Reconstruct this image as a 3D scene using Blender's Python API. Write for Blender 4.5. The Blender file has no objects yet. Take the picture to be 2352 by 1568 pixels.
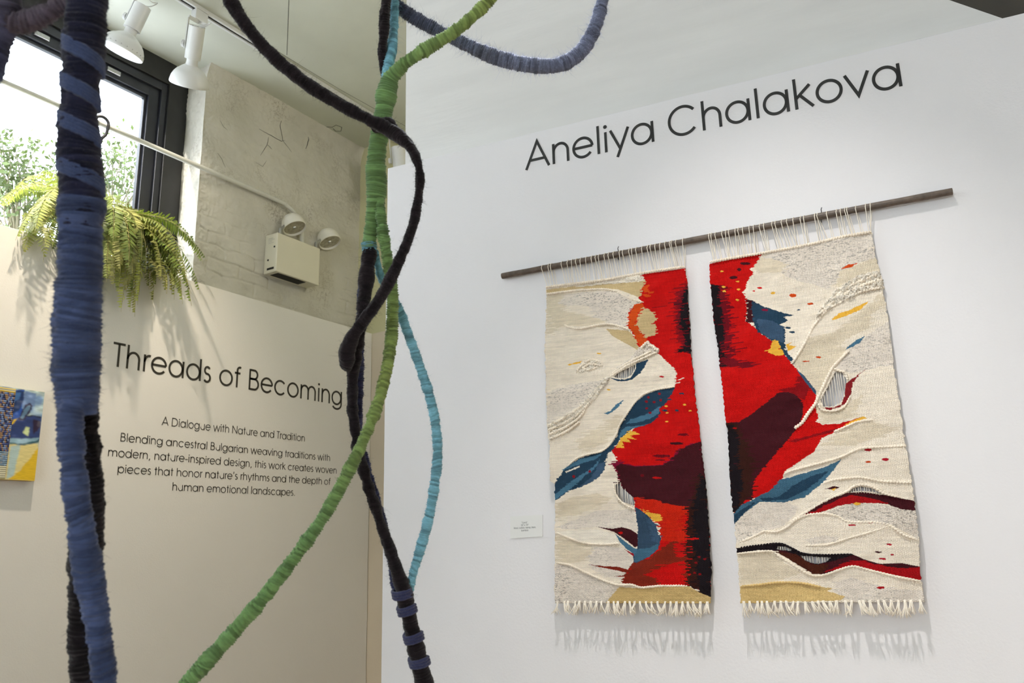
import bpy, bmesh, math, random
import numpy as np
from mathutils import Vector, Matrix
random.seed(7); RNG = np.random.default_rng(7)
C = bpy.context.scene.collection
scene = bpy.context.scene

# ------------------------------------------------------------------ camera
EYE = 1.195
FPX = 1884.26
Fw = np.array([-0.51491931, 0.8226878, 0.24092092])
Rt = np.array([0.84415377, 0.53553946, -0.02453382])
Up = np.array([0.14920633, -0.19074136, 0.97023461])
CAM = np.array([0.0, 0.0, EYE])
cam_d = bpy.data.cameras.new('camera'); cam = bpy.data.objects.new('camera', cam_d); C.objects.link(cam)
cam_d.sensor_fit = 'HORIZONTAL'; cam_d.sensor_width = 36.0
cam_d.lens = 36.0 * FPX / 2352.0
cam_d.clip_start = 0.05
M = Matrix(((Rt[0], Up[0], -Fw[0], 0), (Rt[1], Up[1], -Fw[1], 0), (Rt[2], Up[2], -Fw[2], EYE), (0, 0, 0, 1)))
cam.matrix_world = M
cam_d.dof.use_dof = True
cam_d.dof.focus_distance = 2.0
cam_d.dof.aperture_fstop = 10.0
scene.camera = cam

# ------------------------------------------------------------------ sky, lamps, exposure
scene.view_settings.view_transform = 'Standard'
scene.view_settings.look = 'None'
scene.view_settings.gamma = 1.0
scene.view_settings.use_curve_mapping = False
scene.view_settings.exposure = 0.0
w = bpy.data.worlds.new('sky'); scene.world = w; w.use_nodes = True
bg = w.node_tree.nodes['Background']
bg.inputs[0].default_value = (0.84, 0.92, 1.0, 1)
bg.inputs[1].default_value = 9.0
scene.cycles.max_bounces = 10
scene.cycles.diffuse_bounces = 6
scene.cycles.sample_clamp_indirect = 6.0

def spot(name, loc, target, watts, size_deg, blend=0.6, radius=0.05, col=(1, 0.93, 0.82)):
    d = bpy.data.lights.new(name, 'SPOT'); d.energy = watts; d.spot_size = math.radians(size_deg)
    d.spot_blend = blend; d.shadow_soft_size = radius; d.color = col
    o = bpy.data.objects.new(name, d); C.objects.link(o)
    o.location = loc
    o.rotation_euler = (Vector(target) - Vector(loc)).to_track_quat('-Z', 'Y').to_euler()
    return o
YR = math.radians(7.6788)
WN = np.array([-math.sin(YR), math.cos(YR), 0.0])     # right partition: normal pointing away from the camera
WU = np.array([math.cos(YR), math.sin(YR), 0.0])      # along the right partition
WZ = np.array([0.0, 0.0, 1.0])
DW = 2.15
def wallp(u, z, off=0.0):                              # a point off the face of the right partition
    return WN * (DW - off) + WU * u + np.array([0, 0, z])
# gallery track lamps above and in front of the two hung walls (out of view, near the ceiling)
spot('gallery_spot', wallp(-0.24, 3.70, 1.35), wallp(-0.18, 0.40), 185, 48, 1.0, 0.022, (1, 0.965, 0.93))
spot('gallery_spot', (-2.5, 1.35, 3.66), (-3.217, 1.90, 1.95), 185, 60, 1.0, 0.03, (1, 0.86, 0.68))
# spot added above the right partition to backlight the slate branch's fuzz
spot('gallery_spot', wallp(-0.72, 3.62, 0.30), tuple(CAM + (Fw + Rt * ((1315 - 1176) / FPX) - Up * ((95 - 784) / FPX)) * 1.22), 800, 17, 0.8, 0.04, (0.92, 0.95, 1.0))
sun_d = bpy.data.lights.new('sun', 'SUN'); sun_d.energy = 5.0; sun_d.angle = math.radians(.6); sun_d.color = (1, .97, .92)
sun_o = bpy.data.objects.new('sun', sun_d); C.objects.link(sun_o); sun_o.location = (-6, -8, 9)
sun_o.rotation_euler = Vector((.10, .93, -.28)).to_track_quat('-Z', 'Y').to_euler()
# unseen point light added behind the right partition to brighten brick and ceiling
cl = bpy.data.lights.new('passage_fill', 'POINT'); cl.energy = 27; cl.shadow_soft_size = .12; cl.color = (1, .95, .78)
clo = bpy.data.objects.new('passage_fill', cl); C.objects.link(clo); clo.location = (-1.0, 3.1, 3.3)

# ------------------------------------------------------------------ helpers
def ray(px, py): return Fw + Rt * ((px - 1176.0) / FPX) - Up * ((py - 784.0) / FPX)
def at_depth(px, py, d): return CAM + ray(px, py) * d
def on_plane(px, py, n, dist):                         # pixel -> point of the plane n.X = dist (X relative to the lens)
    r = ray(px, py); return CAM + r * (dist / (r @ n))
EX = np.array([1.0, 0, 0]); EY = np.array([0, 1.0, 0]); EZ = np.array([0, 0, 1.0])
def on_right(px, py, off=0.0): return on_plane(px, py, WN, DW - off)
def proj(P):
    Q = P - CAM; z = Q @ Fw
    return 1176 + FPX * (Q @ Rt) / z, 784 - FPX * (Q @ Up) / z

def srgb(r, g, b):
    f = lambda c: ((c / 255.0) / 12.92 if c / 255.0 <= 0.04045 else ((c / 255.0 + 0.055) / 1.055) ** 2.4)
    return np.array([f(r), f(g), f(b)])

def tag(o, label=None, cat=None, group=None, kind=None):
    if label: o['label'] = label
    if cat: o['category'] = cat
    if group: o['group'] = group
    if kind: o['kind'] = kind
    return o
def empty(name, loc=(0, 0, 0)):
    o = bpy.data.objects.new(name, None); C.objects.link(o); o.location = loc; o.empty_display_size = 0.05
    return o
def link(name, me, mat=None, parent=None, smooth=False):
    o = bpy.data.objects.new(name, me); C.objects.link(o)
    for m in (mat if isinstance(mat, (list, tuple)) else [mat]):
        if m: me.materials.append(m)
    if smooth: me.polygons.foreach_set('use_smooth', [True] * len(me.polygons))
    if parent:
        o.parent = parent
        pl = parent
        off = Vector((0, 0, 0))
        while pl: off += pl.location; pl = pl.parent
        o.location = -off                               # meshes are written in world coordinates
    return o
def mesh_np(V, Fq, cols=None, smooth=True, name='mesh'):
    """quads/tris given as an int array (n,k) or a list of such arrays"""
    me = bpy.data.meshes.new(name)
    V = np.asarray(V, float)
    if not isinstance(Fq, list): Fq = [Fq]
    Fq = [np.asarray(f, np.int32) for f in Fq if len(f)]
    loops = np.concatenate([f.ravel() for f in Fq]); tot = np.concatenate([np.full(len(f), f.shape[1], np.int32) for f in Fq])
    me.vertices.add(len(V)); me.vertices.foreach_set('co', V.ravel().astype(np.float32))
    me.loops.add(len(loops)); me.loops.foreach_set('vertex_index', loops)
    me.polygons.add(len(tot)); st = np.zeros(len(tot), np.int32); st[1:] = np.cumsum(tot)[:-1]
    me.polygons.foreach_set('loop_start', st)
    try: me.polygons.foreach_set('loop_total', tot)
    except Exception: pass
    me.polygons.foreach_set('use_smooth', np.full(len(tot), bool(smooth)))
    if cols is not None:
        a = me.color_attributes.new('Col', 'FLOAT_COLOR', 'POINT')
        c4 = np.ones((len(V), 4), np.float32); c4[:, :3] = cols
        a.data.foreach_set('color', c4.ravel())
    me.update(calc_edges=True); me.validate()
    return me

class MB:                                              # collects boxes, tubes, lathes, prisms into one mesh
    def __init__(s): s.v = []; s.f = []
    def add(s, V, F):
        b = len(s.v); s.v += [tuple(map(float, p)) for p in V]; s.f += [tuple(i + b for i in f) for f in F]
    def hexa(s, P): s.add(P, [(0, 3, 2, 1), (4, 5, 6, 7), (0, 1, 5, 4), (1, 2, 6, 5), (2, 3, 7, 6), (3, 0, 4, 7)])
    def box(s, lo, hi):
        (a, b, c), (d, e, f) = lo, hi
        s.hexa([(a, b, c), (d, b, c), (d, e, c), (a, e, c), (a, b, f), (d, b, f), (d, e, f), (a, e, f)])
    def tube(s, pts, r, seg=8, caps=True):
        pts = [np.asarray(p, float) for p in pts]; n = len(pts)
        rr = r if hasattr(r, '__len__') else [r] * n
        V = []; T0 = None; nn = None
        for i in range(n):
            t = pts[min(i + 1, n - 1)] - pts[max(i - 1, 0)]; t = t / (np.linalg.norm(t) + 1e-12)
            if nn is None:
                a = np.array([0, 0, 1.0]) if abs(t[2]) < .9 else np.array([1.0, 0, 0])
                nn = np.cross(t, a)
            nn = nn - t * (nn @ t); nn = nn / np.linalg.norm(nn); bb = np.cross(t, nn)
            for k in range(seg):
                q = 2 * math.pi * k / seg; V.append(pts[i] + rr[i] * (math.cos(q) * nn + math.sin(q) * bb))
        F = [(i * seg + k, i * seg + (k + 1) % seg, (i + 1) * seg + (k + 1) % seg, (i + 1) * seg + k) for i in range(n - 1) for k in range(seg)]
        if caps: F += [tuple(range(seg))[::-1], tuple((n - 1) * seg + k for k in range(seg))]
        s.add(V, F)
    def lathe(s, o, axis, prof, seg=32):               # prof: (distance along axis, radius)
        o = np.asarray(o, float); t = np.asarray(axis, float); t = t / np.linalg.norm(t)
        a = np.array([0, 0, 1.0]) if abs(t[2]) < .9 else np.array([1.0, 0, 0])
        n = np.cross(t, a); n /= np.linalg.norm(n); b = np.cross(t, n)
        V = [o + t * h + r * (math.cos(2 * math.pi * k / seg) * n + math.sin(2 * math.pi * k / seg) * b) for h, r in prof for k in range(seg)]
        F = [(i * seg + k, i * seg + (k + 1) % seg, (i + 1) * seg + (k + 1) % seg, (i + 1) * seg + k) for i in range(len(prof) - 1) for k in range(seg)]
        if prof[0][1] > 1e-6: F.append(tuple(range(seg))[::-1])
        if prof[-1][1] > 1e-6: F.append(tuple((len(prof) - 1) * seg + k for k in range(seg)))
        s.add(V, F)
    def mesh(s, name='mesh'):
        me = bpy.data.meshes.new(name); me.from_pydata(s.v, [], s.f); me.update()
        bm = bmesh.new(); bm.from_mesh(me); bmesh.ops.recalc_face_normals(bm, faces=bm.faces); bm.to_mesh(me); bm.free()
        return me
    def build(s, name, mat, parent=None, smooth=False, bevel=0.0, angle=True):
        o = link(name, s.mesh(name), mat, parent)
        if smooth:
            o.data.polygons.foreach_set('use_smooth', [True] * len(o.data.polygons))
            if angle: o.data.set_sharp_from_angle(angle=math.radians(40))
        if bevel:
            m = o.modifiers.new('bevel', 'BEVEL'); m.width = bevel; m.segments = 2; m.limit_method = 'ANGLE'
        return o

# ------------------------------------------------------------------ materials
def newmat(name):
    m = bpy.data.materials.new(name); m.use_nodes = True
    nt = m.node_tree; p = nt.nodes['Principled BSDF']
    return m, nt, p
def N(nt, t, **kw):
    n = nt.nodes.new(t)
    for k, v in kw.items(): setattr(n, k, v)
    return n
def paint(name, col, rough=0.6, var=0.04, nscale=6.0, bump=0.0, bscale=120.0, metal=0.0, stretch=None, spec=0.5):
    m, nt, p = newmat(name)
    p.inputs['Roughness'].default_value = rough; p.inputs['Metallic'].default_value = metal
    p.inputs['Specular IOR Level'].default_value = spec
    tc = N(nt, 'ShaderNodeTexCoord'); mp = N(nt, 'ShaderNodeMapping')
    if stretch: mp.inputs['Scale'].default_value = stretch
    nt.links.new(tc.outputs['Object'], mp.inputs['Vector'])
    nz = N(nt, 'ShaderNodeTexNoise'); nz.inputs['Scale'].default_value = nscale; nz.inputs['Detail'].default_value = 6
    nt.links.new(mp.outputs['Vector'], nz.inputs['Vector'])
    mr = N(nt, 'ShaderNodeMapRange'); mr.inputs['From Min'].default_value = .3; mr.inputs['From Max'].default_value = .7
    mr.inputs['To Min'].default_value = 1 - var; mr.inputs['To Max'].default_value = 1 + var
    nt.links.new(nz.outputs['Fac'], mr.inputs['Value'])
    mx = N(nt, 'ShaderNodeVectorMath', operation='SCALE'); mx.inputs[0].default_value = tuple(col)
    nt.links.new(mr.outputs['Result'], mx.inputs['Scale']); nt.links.new(mx.outputs['Vector'], p.inputs['Base Color'])
    if bump:
        n2 = N(nt, 'ShaderNodeTexNoise'); n2.inputs['Scale'].default_value = bscale; n2.inputs['Detail'].default_value = 4
        nt.links.new(mp.outputs['Vector'], n2.inputs['Vector'])
        b = N(nt, 'ShaderNodeBump'); b.inputs['Strength'].default_value = bump; b.inputs['Distance'].default_value = 0.002
        nt.links.new(n2.outputs['Fac'], b.inputs['Height']); nt.links.new(b.outputs['Normal'], p.inputs['Normal'])
    return m
def emission(name, col, strength):
    m, nt, p = newmat(name)
    p.inputs['Base Color'].default_value = (.9, .9, .85, 1)
    p.inputs['Emission Color'].default_value = (*col, 1); p.inputs['Emission Strength'].default_value = strength
    return m
def colmat(name, rough=0.9, sheen=0.3, bump=None, spec=0.15):
    m, nt, p = newmat(name)
    a = N(nt, 'ShaderNodeAttribute'); a.attribute_name = 'Col'
    nt.links.new(a.outputs['Color'], p.inputs['Base Color'])
    p.inputs['Roughness'].default_value = rough
    p.inputs['Specular IOR Level'].default_value = spec
    p.inputs['Sheen Weight'].default_value = sheen; p.inputs['Sheen Roughness'].default_value = .5
    if bump:
        tc = N(nt, 'ShaderNodeTexCoord'); n2 = N(nt, 'ShaderNodeTexNoise'); n2.inputs['Scale'].default_value = bump[0]; n2.inputs['Detail'].default_value = 3
        nt.links.new(tc.outputs['Object'], n2.inputs['Vector'])
        b = N(nt, 'ShaderNodeBump'); b.inputs['Strength'].default_value = bump[1]; b.inputs['Distance'].default_value = 0.001
        nt.links.new(n2.outputs['Fac'], b.inputs['Height']); nt.links.new(b.outputs['Normal'], p.inputs['Normal'])
    return m
M_PART = paint('white_wall_paint', (0.80, 0.787, 0.80), 0.55, .012, 3, .25, 160)
M_WING = paint('warm_white_paint', (0.76, 0.74, 0.70), 0.5, .015, 3, .25, 160)
M_GREY = paint('chalky_grey_paint', (0.74, 0.73, 0.71), 0.7, .05, 4, .5, 22, stretch=(.5, 1, 3))
M_CEIL = paint('painted_concrete', (0.59, 0.60, 0.52), 0.7, .06, 3, .7, 9)
M_BACK = paint('olive_paint', (0.64, 0.61, 0.37), 0.6, .03, 3, .2, 60)
M_TAN = paint('tan_paint', (0.62, 0.54, 0.42), 0.6, .03, 3, .2, 60)
M_FLOOR = paint('wood_floor', (0.46, 0.36, 0.26), 0.5, .15, 2, .2, 30)
M_ROOM = paint('plain_white_paint', (0.72, 0.72, 0.70), 0.7, .02, 2)
M_DARK = paint('dark_space_brown', (0.075, 0.065, 0.055), 0.6, .08, 5)
M_BLACK = paint('black_metal', (0.013, 0.013, 0.013), 0.45, .2, 20, .3, 60)
M_SASH = paint('dark_sash', (0.02, 0.022, 0.03), 0.35, .15, 12)
M_WHITE = paint('white_enamel', (0.70, 0.70, 0.69), 0.28, .01, 5)
M_PIPE = paint('painted_pipe', (0.66, 0.65, 0.60), 0.5, .03, 30)
M_VINYL = paint('black_vinyl', (0.018, 0.018, 0.018), 0.5, .05, 30)
M_VINYLB = paint('brown_black_vinyl', (0.022, 0.018, 0.013), 0.5, .05, 30)
M_BEIGE = paint('beige_plastic', (0.74, 0.70, 0.57), 0.45, .02, 8)
M_HEAD = paint('white_plastic', (0.80, 0.77, 0.69), 0.35, .02, 8)
M_CHROME = paint('dull_metal', (0.45, 0.45, 0.44), 0.3, .05, 40, metal=.9)
M_LENS = paint('lamp_lens', (0.42, 0.39, 0.30), 0.12, .25, 60)
M_SLOT = paint('dark_slot', (0.012, 0.012, 0.01), 0.7, .1, 30)
M_CREAMY = colmat('wool_cream', .95, .15)
M_ROD = paint('dark_wood', (0.105, 0.075, 0.055), 0.45, .35, 60, .4, 200, stretch=(1, 1, 1))
M_YARN = colmat('wrapped_yarn', .95, .25, (900, .5), .05)
M_CARD = paint('card', (0.785, 0.785, 0.765), .6, .01, 10)
M_POT = paint('clay_pot', (0.12, 0.10, 0.08), .8, .1, 20)
M_TWIG = paint('pale_twig', (0.22, 0.20, 0.13), .8, .1, 20)
M_WIRE = paint('dark_wire', (0.03, 0.03, 0.035), .4, .1, 30)
def glass():
    m, nt, p = newmat('window_glass')
    out = nt.nodes['Material Output']
    t = N(nt, 'ShaderNodeBsdfTransparent'); g = N(nt, 'ShaderNodeBsdfGlossy'); g.inputs['Roughness'].default_value = .02
    f = N(nt, 'ShaderNodeFresnel'); f.inputs['IOR'].default_value = 1.45
    mx = N(nt, 'ShaderNodeMixShader')
    k = N(nt, 'ShaderNodeMath', operation='MULTIPLY'); k.inputs[1].default_value = .25
    nt.links.new(f.outputs[0], k.inputs[0]); nt.links.new(k.outputs[0], mx.inputs[0]); nt.links.new(t.outputs[0], mx.inputs[1]); nt.links.new(g.outputs[0], mx.inputs[2])
    nt.links.new(mx.outputs[0], out.inputs['Surface'])
    return m
M_GLASS = glass()

# ------------------------------------------------------------------ noise
def smooth_noise(n, m, sx, sy, seed):
    """value noise on an n x m grid, cell sizes sx, sy (in samples)"""
    r = np.random.default_rng(seed)
    gy = int(n / sy) + 3; gx = int(m / sx) + 3
    g = r.random((gy, gx))
    y = np.arange(n) / sy; x = np.arange(m) / sx
    yi = y.astype(int); xi = x.astype(int); fy = y - yi; fx = x - xi
    fy = fy * fy * (3 - 2 * fy); fx = fx * fx * (3 - 2 * fx)
    a = g[yi][:, xi]; b = g[yi][:, xi + 1]; c = g[yi + 1][:, xi]; d = g[yi + 1][:, xi + 1]
    return (a * (1 - fx) + b * fx) * (1 - fy[:, None]) + (c * (1 - fx) + d * fx) * fy[:, None]
def inside(x, y, poly):
    x = np.asarray(x); y = np.asarray(y); r = np.zeros(x.shape, bool)
    n = len(poly)
    for i in range(n):
        x1, y1 = poly[i]; x2, y2 = poly[(i + 1) % n]
        if y1 == y2: continue
        c = ((y1 > y) != (y2 > y)) & (x < (x2 - x1) * (y - y1) / (y2 - y1) + x1)
        r ^= c
    return r

# ================================================================== SETTING
CEIL = 2.565 + EYE
TOPW = 1.245 + EYE
XW, XB, XG = -3.217, -3.45, -3.62                     # face of the low left wall, brick wall, window plane
YC, YB, YREV = 3.57, 3.69, 2.483                      # low back wall, back wall, right edge of the window opening
YBACK, XR = -3.6, 3.2
def struct(name, mb, mat, parent=None, bevel=0):
    o = mb.build(name, mat, parent, bevel=bevel)
    if not parent: o['kind'] = 'structure'
    return o
m = MB(); m.box((-4.2, YBACK - .2, -.1), (XR + .2, 4.3, 0)); struct('floor', m, M_FLOOR)
m = MB(); m.box((-3.75, YBACK - .2, CEIL), (XR + .2, 4.3, CEIL + .15)); ceiling = struct('ceiling', m, M_CEIL)
def ribbon_on_ceiling(pts, wdt, parent, name):
    mb = MB()
    P = [on_plane(x, y, EZ, 2.565) for x, y in pts]
    mb.tube([p + np.array([0, 0, 0.0005]) for p in P], wdt, 6)
    return mb.build(name, M_SLOT, parent)
ribbon_on_ceiling([(663.5, 0), (661, 70), (659, 126)], .0016, ceiling, 'seam')
ribbon_on_ceiling([(636, 117), (780, 205), (932, 290)], .0014, ceiling, 'seam')
# low left wall (lettering hangs on it) and its return along the back
m = MB(); m.box((XW - .10, YBACK, 0), (XW, YC, TOPW)); wing = struct('wall_left', m, M_WING, bevel=.003)
m = MB(); m.box((XW + .0005, YC, 0), (2.9, YC + .11, TOPW)); struct('wall_back', m, M_TAN)
m = MB(); m.box((XB - .3, YB, 0), (3.2, YB + .15, CEIL)); struct('wall_back_upper', m, M_BACK)
# right partition and the taller wall it stands against
def slab(u0, u1, z0, z1, d0, d1):
    mb = MB()
    mb.hexa([WN * d0 + WU * u0 + EZ * z0, WN * d0 + WU * u1 + EZ * z0, WN * d1 + WU * u1 + EZ * z0, WN * d1 + WU * u0 + EZ * z0,
             WN * d0 + WU * u0 + EZ * z1, WN * d0 + WU * u1 + EZ * z1, WN * d1 + WU * u1 + EZ * z1, WN * d1 + WU * u0 + EZ * z1])
    return mb
struct('wall_right', slab(-1.418, 2.9, 0, TOPW - .0008, DW, DW + .095), M_PART, bevel=.002)
# the grey wall above is cut off by a slanting edge on the right
def prism(poly, d0, d1):
    mb = MB(); n = len(poly)
    V = [WN * d + WU * u + EZ * z for d in (d0, d1) for u, z in poly]
    mb.add(V, [tuple(range(n))[::-1], tuple(range(n, 2 * n))] + [(i, (i + 1) % n, n + (i + 1) % n, n + i) for i in range(n)])
    return mb
gz = lambda z: z + EYE
struct('wall_right_upper', prism([(-1.411, 0), (0.62, 0), (0.62, gz(1.126)), (0.297, gz(1.393)), (-1.10 + .0, CEIL), (-1.411, CEIL)], DW + .10, DW + .20), M_GREY)
m = prism([(0.297 + .001, gz(1.393) + .006), (0.62, gz(1.126) + .006), (0.62, gz(1.126) + .028), (0.297, gz(1.393) + .028)], DW + .085, DW + .21)
struct('wall_beyond', slab(-1.2, 2.9, 0, CEIL, DW + .35, DW + .40), M_DARK)  # dark sheet whose colour stands in for the unlit space past the slant
# wall behind the camera, with an unseen opening added to let in daylight
def wall_with_hole(lo_a, hi_a, z0, z1, ha0, ha1, hz0, hz1, mk):
    mb = MB()
    for a0, a1, c0, c1 in ((lo_a, ha0, z0, z1), (ha1, hi_a, z0, z1), (ha0, ha1, z0, hz0), (ha0, ha1, hz1, z1)):
        if a1 - a0 > 1e-4 and c1 - c0 > 1e-4: mk(mb, a0, a1, c0, c1)
    return mb
struct('wall_front', wall_with_hole(-3.75, 3.0, 0, CEIL, -.95, 1.05, 1.0, 2.5, lambda mb, a0, a1, c0, c1: mb.box((a0, YBACK - .12, c0), (a1, YBACK, c1))), M_ROOM)

m = MB(); m.box((2.9, YBACK, 0), (3.0, 3.6, CEIL)); struct('wall_side', m, M_ROOM)

m = MB(); m.box((XB - .26, YREV + .06, 0), (XB - .06, YB + .1, CEIL)); struct('wall_window_core', m, M_ROOM)
# brick wall beside the window: lumpy painted brick
def brick_wall():
    y0, y1, z0, z1 = YREV, YB, 2.30, CEIL + .02
    ny, nz = 260, 320
    Y = np.linspace(y0, y1, ny); Z = np.linspace(z0, z1, nz)
    yy, zz = np.meshgrid(Y, Z)
    wob = (smooth_noise(nz, ny, 14, 14, 1) - .5) * .016
    wob2 = (smooth_noise(nz, ny, 10, 10, 2) - .5) * .02
    row = (zz + wob) / .0745; ri = np.floor(row); fr = row - ri
    colm = (yy + wob2) / .205 + .5 * (ri % 2); fc = colm - np.floor(colm)
    joint = np.exp(-(np.minimum(fr, 1 - fr) / .07) ** 2) + np.exp(-(np.minimum(fc, 1 - fc) / .03) ** 2)
    cover = np.clip((smooth_noise(nz, ny, 50, 40, 3) - .30) * 2.6, 0, 1) * np.clip((CEIL - .75 - zz) / .5 + .1, .12, 1)
    lump = (smooth_noise(nz, ny, 30, 30, 4) - .5) * .014 + (smooth_noise(nz, ny, 9, 7, 5) - .5) * .005 + (smooth_noise(nz, ny, 3, 3, 6) - .5) * .0022
    edge = np.exp(-(yy - y0) / .07)
    rough = (smooth_noise(nz, ny, 2.2, 2.2, 8) - .5) * .008 * edge
    D = -joint * .0085 * cover + lump + rough
    D = D * np.clip((yy - y0) / .01, .15, 1)
    top = np.clip((zz - (CEIL - .10)) / .10, 0, 1)
    D = D + top ** 2 * .03                              # plaster cove at the ceiling
    xs = XB + D
    V = np.stack([xs, yy, zz], -1).reshape(-1, 3)
    i = np.arange(nz * ny).reshape(nz, ny)
    F = np.stack([i[:-1, :-1], i[:-1, 1:], i[1:, 1:], i[1:, :-1]], -1).reshape(-1, 4)
    # the reveal turns the corner back to the window frame
    nx = 70
    X2 = np.linspace(0, 1, nx)
    k0 = len(V)
    ex = xs[:, 0]
    xr = ex[:, None] + (XG - .06 - ex[:, None]) * X2[None, :]
    bump = (smooth_noise(nz, nx, 16, 14, 9) - .5) * .016 + (smooth_noise(nz, nx, 3, 3, 10) - .5) * .007
    bump *= np.clip(X2 / .08, 0, 1)[None, :]
    rv = np.stack([xr, y0 + bump + 0 * xr, np.repeat(Z[:, None], nx, 1)], -1).reshape(-1, 3)
    j = (np.arange(nz * nx) + k0).reshape(nz, nx)
    F2 = np.stack([j[:-1, 1:], j[:-1, :-1], j[1:, :-1], j[1:, 1:]], -1).reshape(-1, 4)
    return mesh_np(np.concatenate([V, rv]), np.concatenate([F, F2]))
def brick_mat():
    m, nt, p = newmat('painted_brick')
    tc = N(nt, 'ShaderNodeTexCoord')
    nz = N(nt, 'ShaderNodeTexNoise'); nz.inputs['Scale'].default_value = 5; nz.inputs['Detail'].default_value = 8
    nt.links.new(tc.outputs['Object'], nz.inputs['Vector'])
    cr = N(nt, 'ShaderNodeValToRGB')
    cr.color_ramp.elements[0].position = .3; cr.color_ramp.elements[0].color = (.55, .525, .455, 1)
    cr.color_ramp.elements[1].position = .7; cr.color_ramp.elements[1].color = (.64, .61, .54, 1)
    nt.links.new(nz.outputs['Fac'], cr.inputs['Fac'])
    # chipped hairlines
    n3 = N(nt, 'ShaderNodeTexNoise'); n3.inputs['Scale'].default_value = 26; n3.inputs['Detail'].default_value = 9; n3.inputs['Roughness'].default_value = .7
    nt.links.new(tc.outputs['Object'], n3.inputs['Vector'])
    s = N(nt, 'ShaderNodeMath', operation='SUBTRACT'); s.inputs[1].default_value = .5; nt.links.new(n3.outputs['Fac'], s.inputs[0])
    a = N(nt, 'ShaderNodeMath', operation='ABSOLUTE'); nt.links.new(s.outputs[0], a.inputs[0])
    n4 = N(nt, 'ShaderNodeTexNoise'); n4.inputs['Scale'].default_value = 4.5; n4.inputs['Detail'].default_value = 4
    nt.links.new(tc.outputs['Object'], n4.inputs['Vector'])
    mr = N(nt, 'ShaderNodeMapRange'); mr.inputs['From Min'].default_value = .47; mr.inputs['From Max'].default_value = .72; mr.inputs['To Min'].default_value = -.003; mr.inputs['To Max'].default_value = .016
    nt.links.new(n4.outputs['Fac'], mr.inputs['Value'])
    lt = N(nt, 'ShaderNodeMath', operation='LESS_THAN'); nt.links.new(a.outputs[0], lt.inputs[0]); nt.links.new(mr.outputs['Result'], lt.inputs[1])
    mx = N(nt, 'ShaderNodeMix', data_type='RGBA'); nt.links.new(lt.outputs[0], mx.inputs[0]); nt.links.new(cr.outputs[0], mx.inputs[6]); mx.inputs[7].default_value = (.32, .28, .22, 1)
    nt.links.new(mx.outputs[2], p.inputs['Base Color'])
    p.inputs['Roughness'].default_value = .7
    b = N(nt, 'ShaderNodeBump'); b.inputs['Strength'].default_value = .5; b.inputs['Distance'].default_value = .004
    n5 = N(nt, 'ShaderNodeTexNoise'); n5.inputs['Scale'].default_value = 60; n5.inputs['Detail'].default_value = 6
    nt.links.new(tc.outputs['Object'], n5.inputs['Vector']); nt.links.new(n5.outputs['Fac'], b.inputs['Height']); nt.links.new(b.outputs['Normal'], p.inputs['Normal'])
    return m
M_BRICK = brick_mat()
bw = link('wall_window', brick_wall(), M_BRICK); bw['kind'] = 'structure'
def crack(pts, wd=.0022):
    mb = MB(); P = []
    for (x0, y0), (x1, y1) in zip(pts[:-1], pts[1:]):
        for k in range(6):
            t = k / 6; P.append((x0 + (x1 - x0) * t + random.uniform(-2, 2), y0 + (y1 - y0) * t + random.uniform(-2, 2)))
    P.append(pts[-1])
    W = [wd * .55 * (.35 + .65 * math.sin(math.pi * min(1, max(0, i / (len(P) - 1)))) + .25 * random.random()) for i in range(len(P))]
    s = .1956
    mb.tube([on_plane(400 + x * s, 140 + y * s, EX, XB + .0035) for x, y in P], W, 5)
    mb.build('crack', M_SLOT, bw)
crack([(1275, 640), (1245, 760), (1275, 930), (1380, 1070)])
crack([(1000, 800), (1130, 870), (1260, 945), (1300, 930)])
crack([(1110, 890), (1090, 990), (1015, 1110)])
crack([(1100, 985), (1150, 1035)])
crack([(1575, 890), (1580, 930), (1545, 1030)], .0035)
crack([(540, 700), (580, 770), (630, 815)], .0015)
crack([(960, 1190), (1040, 1240), (1085, 1170)], .0015)
crack([(510, 1080), (560, 1150), (600, 1250)], .0014)
ribbon_on_ceiling([(750, 291), (763, 292), (772, 287), (785, 292), (783, 301), (771, 301), (765, 295)], .0022, ceiling, 'crack')
# rest of the window wall, left of and under the window, with further windows along the room
mb = MB()
for (a0, a1, c0, c1) in ((0.2 - .5, YREV, 0, 2.32), (-.3, .25, 2.32, CEIL), (YREV, YB, 0, 2.32), (-2.9, -.3, 0, 2.32), (YBACK, -2.9, 0, CEIL)):
    mb.box((XB - .25, a0, c0), (XB, a1, c1))
struct('wall_window_lower', mb, M_BRICK)

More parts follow.
